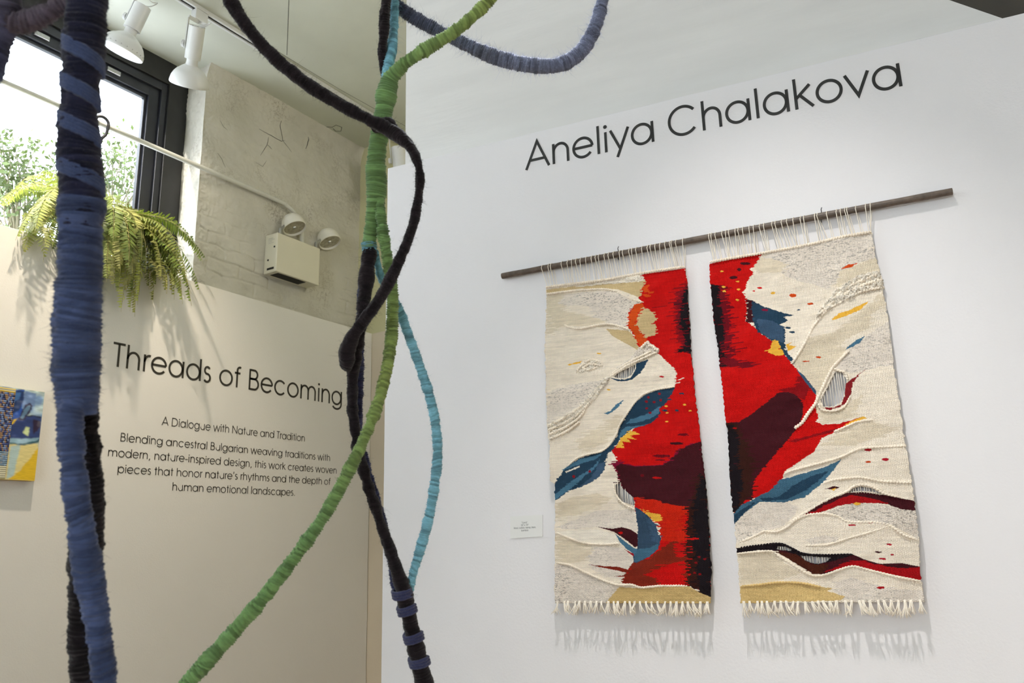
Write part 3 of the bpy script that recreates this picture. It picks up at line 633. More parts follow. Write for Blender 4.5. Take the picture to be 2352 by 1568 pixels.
RP = [
 ('B', [(560, 600), (900, 540), (1500, 430), (1545, 640), (1280, 720), (1200, 860), (1130, 910), (1000, 870), (850, 830), (700, 770), (600, 700)], GHC, 10, 1, 0),
 ('B', [(500, 640), (650, 650), (780, 700), (720, 770), (540, 770), (470, 730)], BE, 8, .2, 0),
 ('B', [(1230, 760), (1545, 635), (1570, 750), (1400, 790), (1220, 890), (1180, 910)], BE, 4, .1, 0),
 ('B', [(960, 1330), (1180, 1280), (1400, 1100), (1590, 930), (1620, 1050), (1500, 1110), (1480, 1250), (1300, 1330), (1200, 1450), (1100, 1568), (850, 1568)], BE, 6, .2, 0),
 ('B', [(1655, 1180), (1700, 1300), (1720, 1568), (1180, 1568), (1290, 1440), (1450, 1320), (1550, 1240)], GHC, 6, 1, 0),
 ('D', [(1480, 0), (1790, 0), (1820, 230), (1700, 250), (1400, 340), (1260, 310), (1200, 260), (1350, 120)], GHC, 6, 1, 0),
 ('D', [(930, 30), (1340, 80), (1190, 280), (1070, 540), (1020, 545), (960, 440), (830, 310), (790, 200)], BE, 1, .25, 0),
 ('D', [(1020, 560), (1080, 690), (1200, 720), (1400, 600), (1500, 520), (1400, 780), (1080, 845), (1000, 700)], BE, 8, .1, 0),
 ('D', [(1330, 880), (1600, 820), (1850, 900), (1400, 1060), (1060, 1060)], BE, 10, .15, 0),
 ('B', [(1120, 1010), (1180, 930), (1300, 860), (1400, 790), (1565, 750), (1600, 890), (1420, 930), (1300, 1000), (1180, 1060), (1100, 1110), (1020, 1160), (1060, 1090)], CRW, 2, .7, 1),
 ('F', [(190, 470), (300, 350), (420, 280), (640, 285), (740, 320), (700, 400), (600, 490), (450, 540), (190, 645)], GHC, 2, 1, 0),
 ('F', [(960, 370), (1200, 290), (1400, 290), (1600, 320), (1790, 360), (1815, 610), (1560, 480), (1300, 460), (1150, 440), (1050, 385)], GHC * .93, 1, 1, 0),
 ('F', [(790, 610), (950, 570), (1090, 590), (1050, 625), (850, 655)], GHC, 6, .8, 0),
 ('F', [(1050, 980), (1200, 940), (1400, 1000), (1600, 1040), (1870, 1060), (1880, 1170), (1250, 1170), (1080, 1100)], GHC, 8, .9, 0),
 ('F', [(210, 740), (480, 712), (600, 800), (760, 900), (560, 970), (235, 1010)], BE, 4, .2, 0),
 # red
 ('B', [(100, 692), (565, 598), (530, 660), (455, 740), (490, 770), (435, 840), (420, 900), (395, 940), (430, 1000), (420, 1180), (500, 1240), (600, 1320), (700, 1400), (830, 1568), (180, 1600), (100, 860)], RD, 2.5, 0, 0),
 ('D', [(0, 40), (600, 0), (700, 140), (830, 300), (1020, 545), (1010, 650), (1030, 720), (1045, 790), (1010, 812), (1085, 848), (1250, 840), (1480, 770), (1380, 830), (1180, 940), (1080, 985), (1000, 1120), (840, 1230), (700, 1320), (660, 1400), (560, 1500), (420, 1570), (140, 1580), (100, 850)], RD, 1.5, 0, 0),
 ('F', [(130, -10), (632, -10), (585, 100), (480, 200), (330, 250), (180, 400), (150, 200)], RD, 1.5, 0, 0),
 ('B', [(110, 862), (220, 880), (280, 1000), (300, 1300), (330, 1568), (180, 1590), (140, 1200)], CRI, 16, 0, 0),
 ('B', [(110, 865), (185, 880), (205, 1000), (235, 1300), (255, 1568), (180, 1590), (140, 1200)], BK, 5, 0, 0),
 ('D', [(0, 0), (110, 30), (90, 170), (300, 210), (440, 250), (300, 290), (40, 235)], CRI, 14, 0, 0),
 ('D', [(0, 0), (70, 20), (60, 170), (30, 235), (0, 200)], BK, 6, 0, 0),
 ('D', [(640, 500), (820, 460), (760, 490), (850, 415), (800, 420), (880, 340), (980, 500), (900, 600)], DRD, 8, 0, 0),
 ('B', [(425, 995), (480, 1008), (500, 1200), (425, 1190)], MA, 2, 0, 0),
 ('B', [(470, 1008), (560, 1050), (720, 1110), (830, 1130), (740, 1150), (790, 1180), (710, 1215), (765, 1240), (752, 1380), (790, 1470), (835, 1510), (825, 1555), (760, 1480), (700, 1400), (600, 1320), (520, 1270), (480, 1180)], NV, 2.5, 0, 0),
 ('B', [(510, 1165), (640, 1180), (750, 1240), (752, 1370), (620, 1330), (540, 1270)], SB, 3, 0, 0),
 ('D', [(825, 298), (900, 355), (965, 440), (1028, 520), (1018, 552), (940, 455), (850, 335)], SB, .5, 0, 0),
 ('B', [(650, 1342), (700, 1355), (740, 1440), (752, 1470), (680, 1480), (610, 1450), (640, 1400)], YE, 3, 0, 0),
 ('B', [(765, 1385), (820, 1368), (785, 1395), (860, 1398), (785, 1442)], YE, 1, 0, 0),
 ('B', [(1232, 742), (1300, 702), (1390, 683), (1320, 728)], OR * .9, 0, 0, 0), ('B', ell(540, 897, 22, 8), RD, 0, 0, 0), ('B', ell(825, 963, 34, 16), OR, 0, 0, 0), ('B', ell(975, 1035, 30, 10), OR * .8, 0, 0, 0),
 ('B', ell(490, 925, 13, 6), RD, 0, 0, 0), ('B', ell(655, 943, 26, 10), YE, 0, 0, 0), ('B', ell(875, 1087, 15, 7), NV, 0, 0, 0), ('B', ell(785, 1243, 24, 10), NV, 0, 0, 0), ('B', ell(820, 1280, 29, 9), NV, 0, 0, 0),
 ('B', ell(420, 690, 48, 14), MA, 1, 0, 0), ('B', ell(315, 810, 40, 16), MA, 0, 0, 0), ('B', ell(365, 742, 20, 12), MA, 0, 0, 0), ('B', ell(585, 1088, 30, 11), MG, 0, 0, 0),
 ('B', [(1155, 1178), (1220, 1120), (1330, 1085), (1485, 1010), (1400, 1092), (1300, 1135), (1200, 1172)], YE, 1, 0, 0),
 ('B', [(1270, 1430), (1350, 1360), (1445, 1308), (1400, 1372), (1310, 1418)], TB, 1, 0, 0),
 ('D', ell(1045, 172, 28, 10), OR * .85, 0, 0, 0), ('D', ell(920, 216, 42, 8), OR * .85, 0, 0, 0),
 ('D', [(120, 830), (250, 820), (350, 760), (500, 650), (640, 530), (740, 520), (830, 560), (890, 620), (890, 740), (860, 830), (800, 920), (740, 1000), (600, 1160), (480, 1300), (400, 1400), (380, 1600), (140, 1600), (120, 1200)], MA, 2, 0, 0),
 ('D', [(120, 830), (240, 840), (320, 1000), (380, 1200), (360, 1600), (140, 1600)], BRN, 12, 0, 0),
 ('D', [(120, 850), (185, 850), (235, 950), (255, 1200), (235, 1600), (140, 1600)], BK, 7, 0, 0), ('D', ell(205, 882, 24, 9), RD * .7, 0, 0, 0),
 ('F', [(130, -10), (330, -10), (320, 150), (300, 240), (170, 400)], BRN, 6, 0, 0), ('F', [(130, -10), (235, -10), (250, 150), (215, 330), (165, 420)], BK, 6, 0, 0),
 ('D', [(740, 1010), (1000, 948), (1250, 878), (1180, 930), (1000, 968), (800, 1030)], DRD, 3, 0, 0),
 ('D', [(1285, 868), (1360, 820), (1490, 763), (1535, 785), (1440, 812), (1340, 848)], YE, 1, 0, 0),
 ('D', [(1085, 680), (1200, 678), (1275, 640), (1305, 560), (1315, 440), (1400, 378), (1530, 283), (1440, 365), (1392, 425), (1372, 540), (1332, 625), (1250, 675), (1150, 705)], srgb(136, 30, 36), 1, 0, 0),
 ('D', [(1275, 1192), (1200, 1300), (1080, 1440), (900, 1580), (410, 1580), (560, 1510), (660, 1400), (780, 1370), (950, 1320), (1120, 1270)], TB * .8, 1, 0, 0),
 ('F', [(1012, 0), (900, 110), (760, 240), (620, 282), (500, 277), (400, 275), (300, 350), (175, 475), (168, 390), (240, 300), (350, 250), (480, 190), (600, 90), (800, 40)], TB * .75, 1, 0, 0),
 ('F', [(1005, 5), (920, 90), (800, 180), (640, 255), (430, 268), (400, 245), (560, 235), (700, 130), (850, 50)], NV, 2, 0, 0),
 ('F', [(300, 345), (240, 405), (175, 475), (168, 400), (250, 340), (380, 266)], NV, 2, 0, 0),
 ('F', [(725, 418), (850, 345), (1000, 258), (1170, 198), (1290, 186), (1480, 212), (1765, 268), (1790, 355), (1650, 340), (1520, 295), (1380, 285), (1230, 290), (1100, 310), (980, 355), (830, 392)], MA, 1, 0, 0),
 ('F', [(725, 418), (900, 345), (1100, 250), (1200, 215), (1340, 235), (1550, 290), (1380, 285), (1230, 290), (1100, 310), (960, 358)], srgb(168, 12, 20), 5, 0, 0),
 ('F', ell(1260, 294, 34, 12), YE, 0, 0, 0),
 ('F', [(972, 162), (1050, 136), (1108, 147), (1050, 167)], MA, 0, 0, 0), ('F', [(1028, 167), (1072, 150), (1052, 178)], YE, 0, 0, 0),
 ('D', ell(1540, 1100, 42, 12), srgb(175, 20, 30), 0, 0, 0), ('D', ell(1540, 1221, 34, 11), OR * .8, 0, 0, 0), ('D', ell(1715, 1197, 40, 14), srgb(175, 20, 40), 0, 0, 0),
 ('F', [(195, 682), (400, 655), (580, 643), (680, 680), (760, 720), (900, 740), (1100, 745), (1220, 738), (1320, 780), (1450, 820), (1650, 813), (1830, 850), (1840, 970), (1700, 942), (1500, 902), (1350, 862), (1220, 842), (1100, 872), (990, 912), (880, 912), (760, 842), (640, 762), (560, 707), (400, 702), (195, 724)], MA, 1, 0, 0),
 ('F', [(195, 682), (400, 655), (580, 643), (760, 720), (900, 740), (1235, 738), (1040, 800), (900, 828), (820, 803), (740, 745), (620, 706), (400, 700), (195, 722)], BK, 2, 0, 0),
 ('F', [(540, 712), (720, 735), (860, 826), (1010, 826), (950, 912), (880, 912), (760, 842)], srgb(72, 30, 16), 3, 0, 0),
 ('F', [(970, 895), (1200, 790), (1300, 790), (1500, 840), (1650, 860), (1840, 850), (1840, 970), (1500, 902), (1350, 862), (1220, 842), (1100, 872)], srgb(166, 10, 18), 5, 0, 0),
 ('F', [(225, 1020), (400, 1002), (560, 985), (760, 990), (900, 1020), (1040, 1032), (1000, 1060), (1150, 1110), (1100, 1140), (900, 1150), (590, 1150), (225, 1180)], HG * 1.08, 3, 0, .12),
 ('F', ell(1215, 482, 40, 9), srgb(175, 22, 40), 0, 0, 0), ('F', ell(1375, 458, 36, 6), srgb(175, 22, 40), 0, 0, 0), ('F', ell(1540, 650, 24, 9), srgb(175, 22, 40), 0, 0, 0), ('F', ell(1480, 776, 33, 10), srgb(175, 22, 40), 0, 0, 0),
 ('F', ell(1445, 718, 34, 8), MA, 0, 0, 0), ('F', ell(1568, 742, 20, 7), srgb(175, 22, 40), 0, 0, 0), ('F', ell(1465, 1030, 40, 12), srgb(165, 15, 25), 0, 0, 0)]
for q in ((217, 758), (352, 843), (232, 890), (360, 912), (235, 928), (350, 1003)): RP.append(('B', ell(*q, 17, 8), YE, 0, 0, 0))
RH = [('D', [(1215, 312), (1280, 322), (1328, 400), (1318, 480), (1300, 575), (1270, 632), (1190, 672), (1092, 672), (1062, 600), (1130, 480), (1190, 355)]),
      ('F', [(1168, 198), (1210, 158), (1280, 138), (1380, 153), (1484, 208), (1380, 188), (1290, 182)]),
      ('F', [(545, 692), (560, 664), (620, 666), (685, 692), (680, 706), (600, 706)]),
      ('F', [(755, 745), (860, 752), (1035, 764), (990, 806), (920, 823), (860, 816), (800, 792)])]
RE = (z('B', [(110, 690), (116, 860), (150, 1200), (192, 1530)]) + z('D', [(40, 90), (80, 400), (112, 750), (142, 1000), (160, 1400)]) + z('F', [(145, 150), (180, 470), (200, 700), (222, 1000), (232, 1166)]))
RR = (z('B', [(1500, 425), (1530, 600), (1580, 800), (1640, 1150), (1690, 1540)]) + z('D', [(1792, 230), (1850, 600), (1920, 1070), (1978, 1440)]) + z('F', [(1755, 200), (1772, 350), (1802, 600), (1818, 950), (1850, 1155)]))

def tapestry_mat():
    m, nt, p = newmat('tapestry_weave')
    a = N(nt, 'ShaderNodeAttribute'); a.attribute_name = 'Col'
    tc = N(nt, 'ShaderNodeAttribute'); tc.attribute_name = 'weave'
    sx = N(nt, 'ShaderNodeSeparateXYZ'); nt.links.new(tc.outputs['Vector'], sx.inputs[0])
    def math_(op, *ins):
        n = N(nt, 'ShaderNodeMath', operation=op)
        for k, v in enumerate(ins):
            if isinstance(v, (int, float)): n.inputs[k].default_value = v
            else: nt.links.new(v, n.inputs[k])
        return n.outputs[0]
    # weft-faced plain weave: picks beaten over every other warp
    u = math_('MULTIPLY', sx.outputs['X'], 2 * math.pi / .0076)
    v = math_('MULTIPLY', sx.outputs['Y'], 1 / .0023)
    vi = math_('FLOOR', v); vf = math_('FRACT', v)
    par = math_('MULTIPLY', math_('MODULO', vi, 2), math.pi)
    h1 = math_('COSINE', math_('ADD', u, par))
    h1 = math_('ADD', math_('MULTIPLY', h1, .5), .5)
    pk = math_('SINE', math_('MULTIPLY', vf, math.pi))
    rib = math_('ABSOLUTE', math_('COSINE', math_('MULTIPLY', u, 1.0)))
    hh = math_('ADD', math_('MULTIPLY', math_('MULTIPLY', h1, pk), .75), math_('MULTIPLY', rib, .9))
    b = N(nt, 'ShaderNodeBump'); b.inputs['Strength'].default_value = .75; b.inputs['Distance'].default_value = .0016
    nt.links.new(hh, b.inputs['Height']); nt.links.new(b.outputs['Normal'], p.inputs['Normal'])
    nt.links.new(a.outputs['Color'], p.inputs['Base Color'])
    p.inputs['Roughness'].default_value = .95; p.inputs['Specular IOR Level'].default_value = .1; p.inputs['Sheen Weight'].default_value = .08
    return m
M_TAP = tapestry_mat()
def edge_fn(pl):
    P = np.array([[*(on_tap(x, y) @ np.stack([WU, WZ], 1)), ] for x, y in pl])
    o = np.argsort(P[:, 1]); return P[o, 1], P[o, 0]
def make_panel(root, regions, holes, LEp, REp, seed):
    lz, lu = edge_fn(LEp); rz, ru = edge_fn(REp)
    nv, nu = 760, 380
    zt = np.linspace(1, 0, nv)
    # top/bottom edges are lines between the edge ends
    t = np.linspace(0, 1, nu)
    zl = lz[0] + (lz[-1] - lz[0]) * zt; zr = rz[0] + (rz[-1] - rz[0]) * zt
    ul = np.interp(zl, lz, lu); ur = np.interp(zr, rz, ru)
    wv = (smooth_noise(nv, 1, 1, 5, seed + 40)[:, 0] - .5) * .004
    wv2 = (smooth_noise(nv, 1, 1, 5, seed + 41)[:, 0] - .5) * .004
    ul = ul + wv; ur = ur + wv2
    Ug = ul[:, None] * (1 - t) + ur[:, None] * t; Zg = zl[:, None] * (1 - t) + zr[:, None] * t
    P0 = WN * (DW - tap_off(Zg))[..., None] + Ug[..., None] * WU + Zg[..., None] * WZ
    base_ = lambda zz: WN * (DW - float(tap_off(zz)))
    px, py = proj(P0.reshape(-1, 3)); px = px.reshape(nv, nu); py = py.reshape(nv, nu)
    col = np.ones((nv, nu, 3)) * CR; hea = np.zeros((nv, nu)) + .06; lum = np.zeros((nv, nu))
    row = np.repeat(np.arange(nv // 2 + 1), 2)[:nv]
    edgej = (smooth_noise(nv, nu, 6, 3, seed + 3) - .5) * 3.0
    for k, (tg, pts, c, jit, he, lu_) in enumerate(regions):
        poly = z(tg, pts)
        r = np.random.default_rng(seed * 100 + k)
        rj = r.normal(0, 1, nv)[row]; rj = rj * np.where(r.random(nv)[row] > .6, 1.0, .35)
        X = px + rj[:, None] * jit + edgej * .6; Y = py + edgej * .5
        xs = [q[0] for q in poly]; ys = [q[1] for q in poly]
        sel = (X > min(xs)) & (X < max(xs)) & (Y > min(ys)) & (Y < max(ys))
        ins = np.zeros_like(sel); ins[sel] = inside(X[sel], Y[sel], poly)
        col[ins] = c; hea[ins] = he; lum[ins] = lu_
    # yarn dye variation: row-wise, and streaky heathered fibres
    r = np.random.default_rng(seed)
    rowv = 1 + (r.random(nv)[row] - .5)[:, None] * .10
    streak = smooth_noise(nv, nu, 3, 1.2, seed + 5); streak2 = smooth_noise(nv, nu, 6, 1.3, seed + 6); big = smooth_noise(nv, nu, 60, 40, seed + 7)
    col = col * rowv[..., None] * (1 + (smooth_noise(nv, nu, 12, 2, seed + 8) - .5) * .14)[..., None] * (1 + (big - .5) * .08)[..., None]
    dark = np.clip((streak * .55 + streak2 * .45 - .54) * 5, 0, 1) * hea * np.clip(big * 1.6, .4, 1.1)
    col = col * (1 - dark[..., None] * .46)
    # relief
    D = (big - .5) * .006 + (smooth_noise(nv, nu, 25, 18, seed + 9) - .5) * .003
    l1 = smooth_noise(nv, nu, 6, 5, seed + 10); l2 = smooth_noise(nv, nu, 3, 3, seed + 11)
    D = D + lum * ((l1 - .3) * .010 + (l2 - .5) * .005)
    yarns = np.abs(np.sin(np.arange(nv) * math.pi / 3.6))[:, None] * np.abs(np.sin((np.arange(nu)[None, :] + 4 * ((np.arange(nv) / 3.6).astype(int) % 2)[:, None]) * math.pi / 8))
    D = D + lum * yarns * .0035
    P = P0 - WN * D[..., None]
    hole = np.zeros((nv, nu), bool)
    for tg, pts in holes: hole |= inside(px, py, z(tg, pts))
    i = np.arange(nv * nu).reshape(nv, nu)
    F = np.stack([i[:-1, :-1], i[1:, :-1], i[1:, 1:], i[:-1, 1:]], -1)
    hf = hole[:-1, :-1] & hole[1:, 1:]
    F = F[~hf]
    V = P.reshape(-1, 3)
    used = np.zeros(len(V), bool); used[F.ravel()] = True
    remap = np.cumsum(used) - 1
    me = mesh_np(V[used], remap[F], col.reshape(-1, 3)[used])
    at = me.attributes.new('weave', 'FLOAT_VECTOR', 'POINT')
    wc = np.stack([Ug, Zg, 0 * Zg], -1).reshape(-1, 3)[used].astype(np.float32)
    at.data.foreach_set('vector', wc.ravel())
    o = link('woven_panel', me, M_TAP, root)
    s = o.modifiers.new('thickness', 'SOLIDIFY'); s.thickness = .005; s.offset = -1
    # bare warps crossing the slits
    for tg, pts in holes:
        poly = z(tg, pts); Q = np.array([[*(on_tap(x, y) @ np.stack([WU, WZ], 1))] for x, y in poly])
        mb = MB(); u0, u1 = Q[:, 0].min(), Q[:, 0].max()
        u = u0 + .004
        while u < u1 - .002:
            zs = []
            for a in range(len(Q)):
                (xa, za), (xb, zb) = Q[a], Q[(a + 1) % len(Q)]
                if (xa > u) != (xb > u): zs.append(za + (zb - za) * (u - xa) / (xb - xa))
            if len(zs) >= 2:
                za, zb = min(zs) - .004, max(zs) + .004
                j = random.uniform(-.0015, .0015)
                mb.tube([base_(za) + WU * u + WZ * za + WN * .001, base_((za + zb) / 2) + WU * (u + j) + WZ * (za + zb) / 2 + WN * .0005, base_(zb) + WU * (u + j * 1.3) + WZ * zb + WN * .001], .00075, 5)
            u += random.uniform(.0050, .0075)
        if mb.v: link('warp_threads', cream_mesh(mb, CRW), M_CREAMY, root, True)
    return lz, lu, rz, ru
def cream_mesh(mb, col):
    me = mb.mesh(); a = me.color_attributes.new('Col', 'FLOAT_COLOR', 'POINT')
    c = np.ones((len(me.vertices), 4), np.float32); c[:, :3] = np.asarray(col) * (1 + (RNG.random((len(me.vertices), 1)) - .5) * .12)
    a.data.foreach_set('color', c.ravel()); return me
def catmull(P, n=16):
    P = np.asarray(P, float); out = []
    Q = np.vstack([2 * P[0] - P[1], P, 2 * P[-1] - P[-2]])
    for i in range(1, len(Q) - 2):
        p0, p1, p2, p3 = Q[i - 1:i + 3]
        for k in range(n):
            t = k / n
            out.append(.5 * ((2 * p1) + (-p0 + p2) * t + (2 * p0 - 5 * p1 + 4 * p2 - p3) * t * t + (-p0 + 3 * p1 - 3 * p2 + p3) * t ** 3))
    out.append(P[-1]); return np.array(out)
def resample(P, ds):
    L = np.concatenate([[0], np.cumsum(np.linalg.norm(np.diff(P[:, :3], axis=0), axis=1))])
    n = max(4, int(L[-1] / ds)); s = np.linspace(0, L[-1], n)
    return np.stack([np.interp(s, L, P[:, k]) for k in range(P.shape[1])], 1), s
def swept(P, rad, disp, seg, closed_ends=True):
    """tube along P (n,3) with radius rad (n,) and displacement disp (n,seg)"""
    n = len(P); T = np.gradient(P, axis=0); T /= np.linalg.norm(T, axis=1)[:, None] + 1e-12
    nn = np.cross(T[0], [0, 0, 1.0] if abs(T[0][2]) < .9 else [1.0, 0, 0]); nn /= np.linalg.norm(nn)
    NN = np.zeros((n, 3))
    for i in range(n):
        nn = nn - T[i] * (nn @ T[i]); nn /= np.linalg.norm(nn); NN[i] = nn
    BB = np.cross(T, NN); th = np.arange(seg) * 2 * math.pi / seg
    dirs = NN[:, None, :] * np.cos(th)[None, :, None] + BB[:, None, :] * np.sin(th)[None, :, None]
    V = P[:, None, :] + dirs * (rad[:, None] + disp)[..., None]
    i = np.arange(n * seg).reshape(n, seg); j = np.roll(i, -1, 1)
    F = np.stack([i[:-1], j[:-1], j[1:], i[1:]], -1).reshape(-1, 4)
    V = V.reshape(-1, 3); Fs = [F]
    if closed_ends:
        k = len(V); V = np.vstack([V, P[0], P[-1]])
        a = np.stack([np.full(seg, k), j[0], i[0]], 1); b = np.stack([np.full(seg, k + 1), i[-1], j[-1]], 1); Fs += [np.concatenate([a, b])]
    return V, Fs, T, dirs
def cord(root, tg, pts, r=.0032, name='soumak_cord', col=CR, lift=.0012):
    r *= .74
    poly = z(tg, pts); P = np.array([on_tap(x, y, lift) for x, y in poly])
    P, s = resample(catmull(P), .0010)
    seg = 10; th = np.arange(seg) * 2 * math.pi / seg
    ph = s[:, None] / .0068 + th[None, :] / (2 * math.pi)
    fr = ph - np.floor(ph)
    disp = (np.sqrt(np.clip(1 - (2 * fr - 1) ** 2, 0, 1)) - .6) * r * 1.3
    n = len(s); rad = r * (1 + .25 * (np.interp(s, np.linspace(0, s[-1], max(4, n // 9)), RNG.random(max(4, n // 9))) - .5))
    k = max(2, n // 25); rad[:k] *= np.linspace(.5, 1, k); rad[-k:] *= np.linspace(1, .4, k)
    V, F, _, _ = swept(P, rad, disp, seg)
    c = np.repeat((1 + (np.interp(s, np.linspace(0, s[-1], max(4, n // 6)), RNG.random(max(4, n // 6))) - .5) * .16)[:, None], seg, 1).reshape(-1)
    c = np.concatenate([c, [1, 1]])[:, None] * col[None]
    link(name, mesh_np(V, F, c), M_CREAMY, root)

# rod first: the loops hang on it
ROFF = .015; RR_ = .0092
rodA, rodB = on_right(1153, 634, ROFF), on_right(2188, 439.5, ROFF)
mb = MB(); seg = 10
pts = [rodA + (rodB - rodA) * k / 40 for k in range(41)]
mb.tube(pts, [RR_ * (1 + .03 * math.sin(k * 1.7)) for k in range(41)], seg)
rod = mb.build('hanging_rod', M_ROD, None, bevel=.0012)
tag(rod, 'dark brown wooden rod carrying the two woven panels on the right wall', 'rod')
rdir = (rodB - rodA) / np.linalg.norm(rodB - rodA)
for (x, y), wh in (((1421, 577), 'over the left panel'), ((1884, 490), 'over the right panel')):
    c = on_right(x, y, 0); u = (c - rodA) @ rdir; pc = rodA + rdir * u
    mb = MB(); P = []
    side = np.cross(rdir, WN); side /= np.linalg.norm(side)
    if side[2] < 0: side = -side
    P = [pc + WN * .0148 - side * .004, pc + WN * .011 - side * .013]
    for k in range(9):
        q = math.radians(-100 - k * 24); P.append(pc + side * math.sin(q) * (RR_ + .0016) - WN * (-math.cos(q)) * (RR_ + .0016) * -1 + rdir * .0005 * k)
    P += [pc - WN * .006 + side * .016 + rdir * .004, pc - WN * .003 + side * .022 + rdir * .006]
    mb.tube(P, .0011, 6)
    o = mb.build('wire_hook', M_WIRE, None, smooth=True, angle=False)
    tag(o, 'thin dark wire hook holding the brown rod to the wall ' + wh, 'hook', 'wire hooks on the rod')

def loops_and_fringe(root, top_px, bot_px, loops_x, seed, tass_n):
    r = random.Random(seed)
    # loops: from the header up over the rod and back down
    hl = on_tap(*top_px[0]); hr = on_tap(*top_px[1])
    for lx in loops_x:
        # point on the rod at picture column lx
        best = min(range(0, 1001), key=lambda k: abs(proj((rodA + (rodB - rodA) * k / 1000)[None])[0][0] - lx))
        pc = rodA + (rodB - rodA) * best / 1000
        t = ((pc - hl) @ WU) / ((hr - hl) @ WU)
        t = min(1.0, max(0.0, t + r.uniform(-.012, .012) + .012))
        hp = hl + (hr - hl) * t
        hq = hl + (hr - hl) * min(1, max(0, t + r.uniform(.004, .022)))
        R = RR_ + .0010
        front = -WN; upv = WZ
        P = [hp + WN * .002, hp + WZ * .01 + front * .001]
        for k in range(9):
            q = math.radians(-20 + k * 27.5)
            P.append(pc + front * math.cos(q) * R + upv * math.sin(q) * R + WU * (r.uniform(-.0002, .0002) + .0005 * k))
        P += [hq + WZ * .012 + WN * .003, hq + WN * .003]
        P = catmull(np.array(P), 3)
        mb = MB(); mb.tube(P, .00095, 6)
        link('warp_loop', cream_mesh(mb, CRW), M_CREAMY, root, True)
    bl = on_tap(*bot_px[0]); br = on_tap(*bot_px[1])
    for k in range(tass_n):
        t = (k + .5 + r.uniform(-.25, .25)) / tass_n
        p = bl + (br - bl) * t + WZ * .004 - WN * .001
        mb = MB(); lean = r.uniform(-.35, .45); n = r.randint(9, 13); ln = r.uniform(.026, .038)
        for s in range(n):
            a = lean + (s / (n - 1) - .5) * r.uniform(.35, .75) + r.uniform(-.06, .06)
            out = r.uniform(-.004, .014); L = ln * r.uniform(.8, 1.1)
            st = p + WU * r.uniform(-.0025, .0025)
            P = [st, st + WU * L * .12 * math.sin(a) - WZ * L * .25 - WN * .004, st + WU * L * .5 * math.sin(a) - WZ * L * .6 - WN * (.004 + out * .4), st + WU * L * math.sin(a) * (1 + r.uniform(-.2, .4)) - WZ * L - WN * out]
            mb.tube(catmull(np.array(P), 3), [.0009] * 9 + [.0005], 5)
        mb.lathe(p - WZ * .006 - WN * .002, WZ, [(-.004, .0012), (0, .0028), (.005, .0022)], 8)
        link('fringe_tassel', cream_mesh(mb, CRW), M_CREAMY, root, True)

tl = empty('woven_tapestry', on_tap(1420, 1384)); tag(tl, 'left panel of the woven wall hanging, with an orange crescent and blue leaves', 'tapestry')
make_panel(tl, LP, LH, LE, LR, 11)
for a in (('A', [(445, 938), (700, 908), (1000, 868), (1310, 812), (1500, 782), (1700, 755)], .0042),
          ('A', [(455, 1000), (600, 980), (760, 965), (960, 955), (1080, 975), (1150, 1015), (1230, 1050), (1315, 1072)]),
          ('A', [(610, 1275), (660, 1300), (760, 1310), (900, 1280), (1010, 1270), (1110, 1290), (1190, 1320)]),
          ('C', [(1070, 90), (1100, 60), (1140, 25), (1160, 60), (1200, 70), (1225, 100), (1260, 110)], .004),
          ('C', [(740, 395), (900, 290), (1050, 215), (1240, 130)], .0034),
          ('C', [(760, 360), (900, 262), (1040, 190), (1180, 120)], .003),
          ('C', [(1430, 495), (1250, 525), (1160, 550), (1080, 590), (1000, 670), (950, 740), (870, 860), (830, 930), (810, 1000), (740, 1110), (650, 1180), (500, 1215), (390, 1255), (290, 1340)], .0026),
          ('C', [(390, 335), (440, 275), (540, 212), (640, 240), (650, 275), (540, 255), (460, 300), (520, 320), (620, 290)], .0036),
          ('C', [(80, 915), (240, 835), (380, 745), (520, 625), (720, 390)], .0038), ('C', [(85, 960), (260, 880), (400, 790), (560, 630), (705, 425)], .0038),
          ('C', [(95, 1005), (280, 920), (410, 830), (480, 740)], .0038), ('C', [(110, 1050), (290, 965), (420, 870)], .0036),
          ('E', [(140, 545), (250, 590), (380, 635), (550, 650), (700, 640)], .0026),
          ('E', [(150, 812), (260, 830), (400, 895), (560, 965), (690, 1005), (800, 1003), (890, 1028), (1060, 1014), (1310, 1013)], .003),
          ('E', [(645, 120), (662, 200), (720, 280), (830, 345)], .0028)): cord(tl, *a)
LX = [1247, 1262, 1267, 1292, 1305, 1315, 1325, 1335, 1347, 1360, 1369, 1377, 1390, 1399, 1410, 1424, 1432, 1446, 1453, 1462, 1476, 1488, 1495, 1506, 1517, 1528, 1539, 1543, 1553, 1569]
loops_and_fringe(tl, ((1256, 660), (1573, 614)), ((1277, 1383), (1630, 1385)), LX, 3, 27)
tr = empty('woven_tapestry', on_tap(1900, 1384)); tag(tr, 'right panel of the woven wall hanging, with a wide slit and dark wavy bands', 'tapestry')
make_panel(tr, RP, RH, RE, RR, 23)
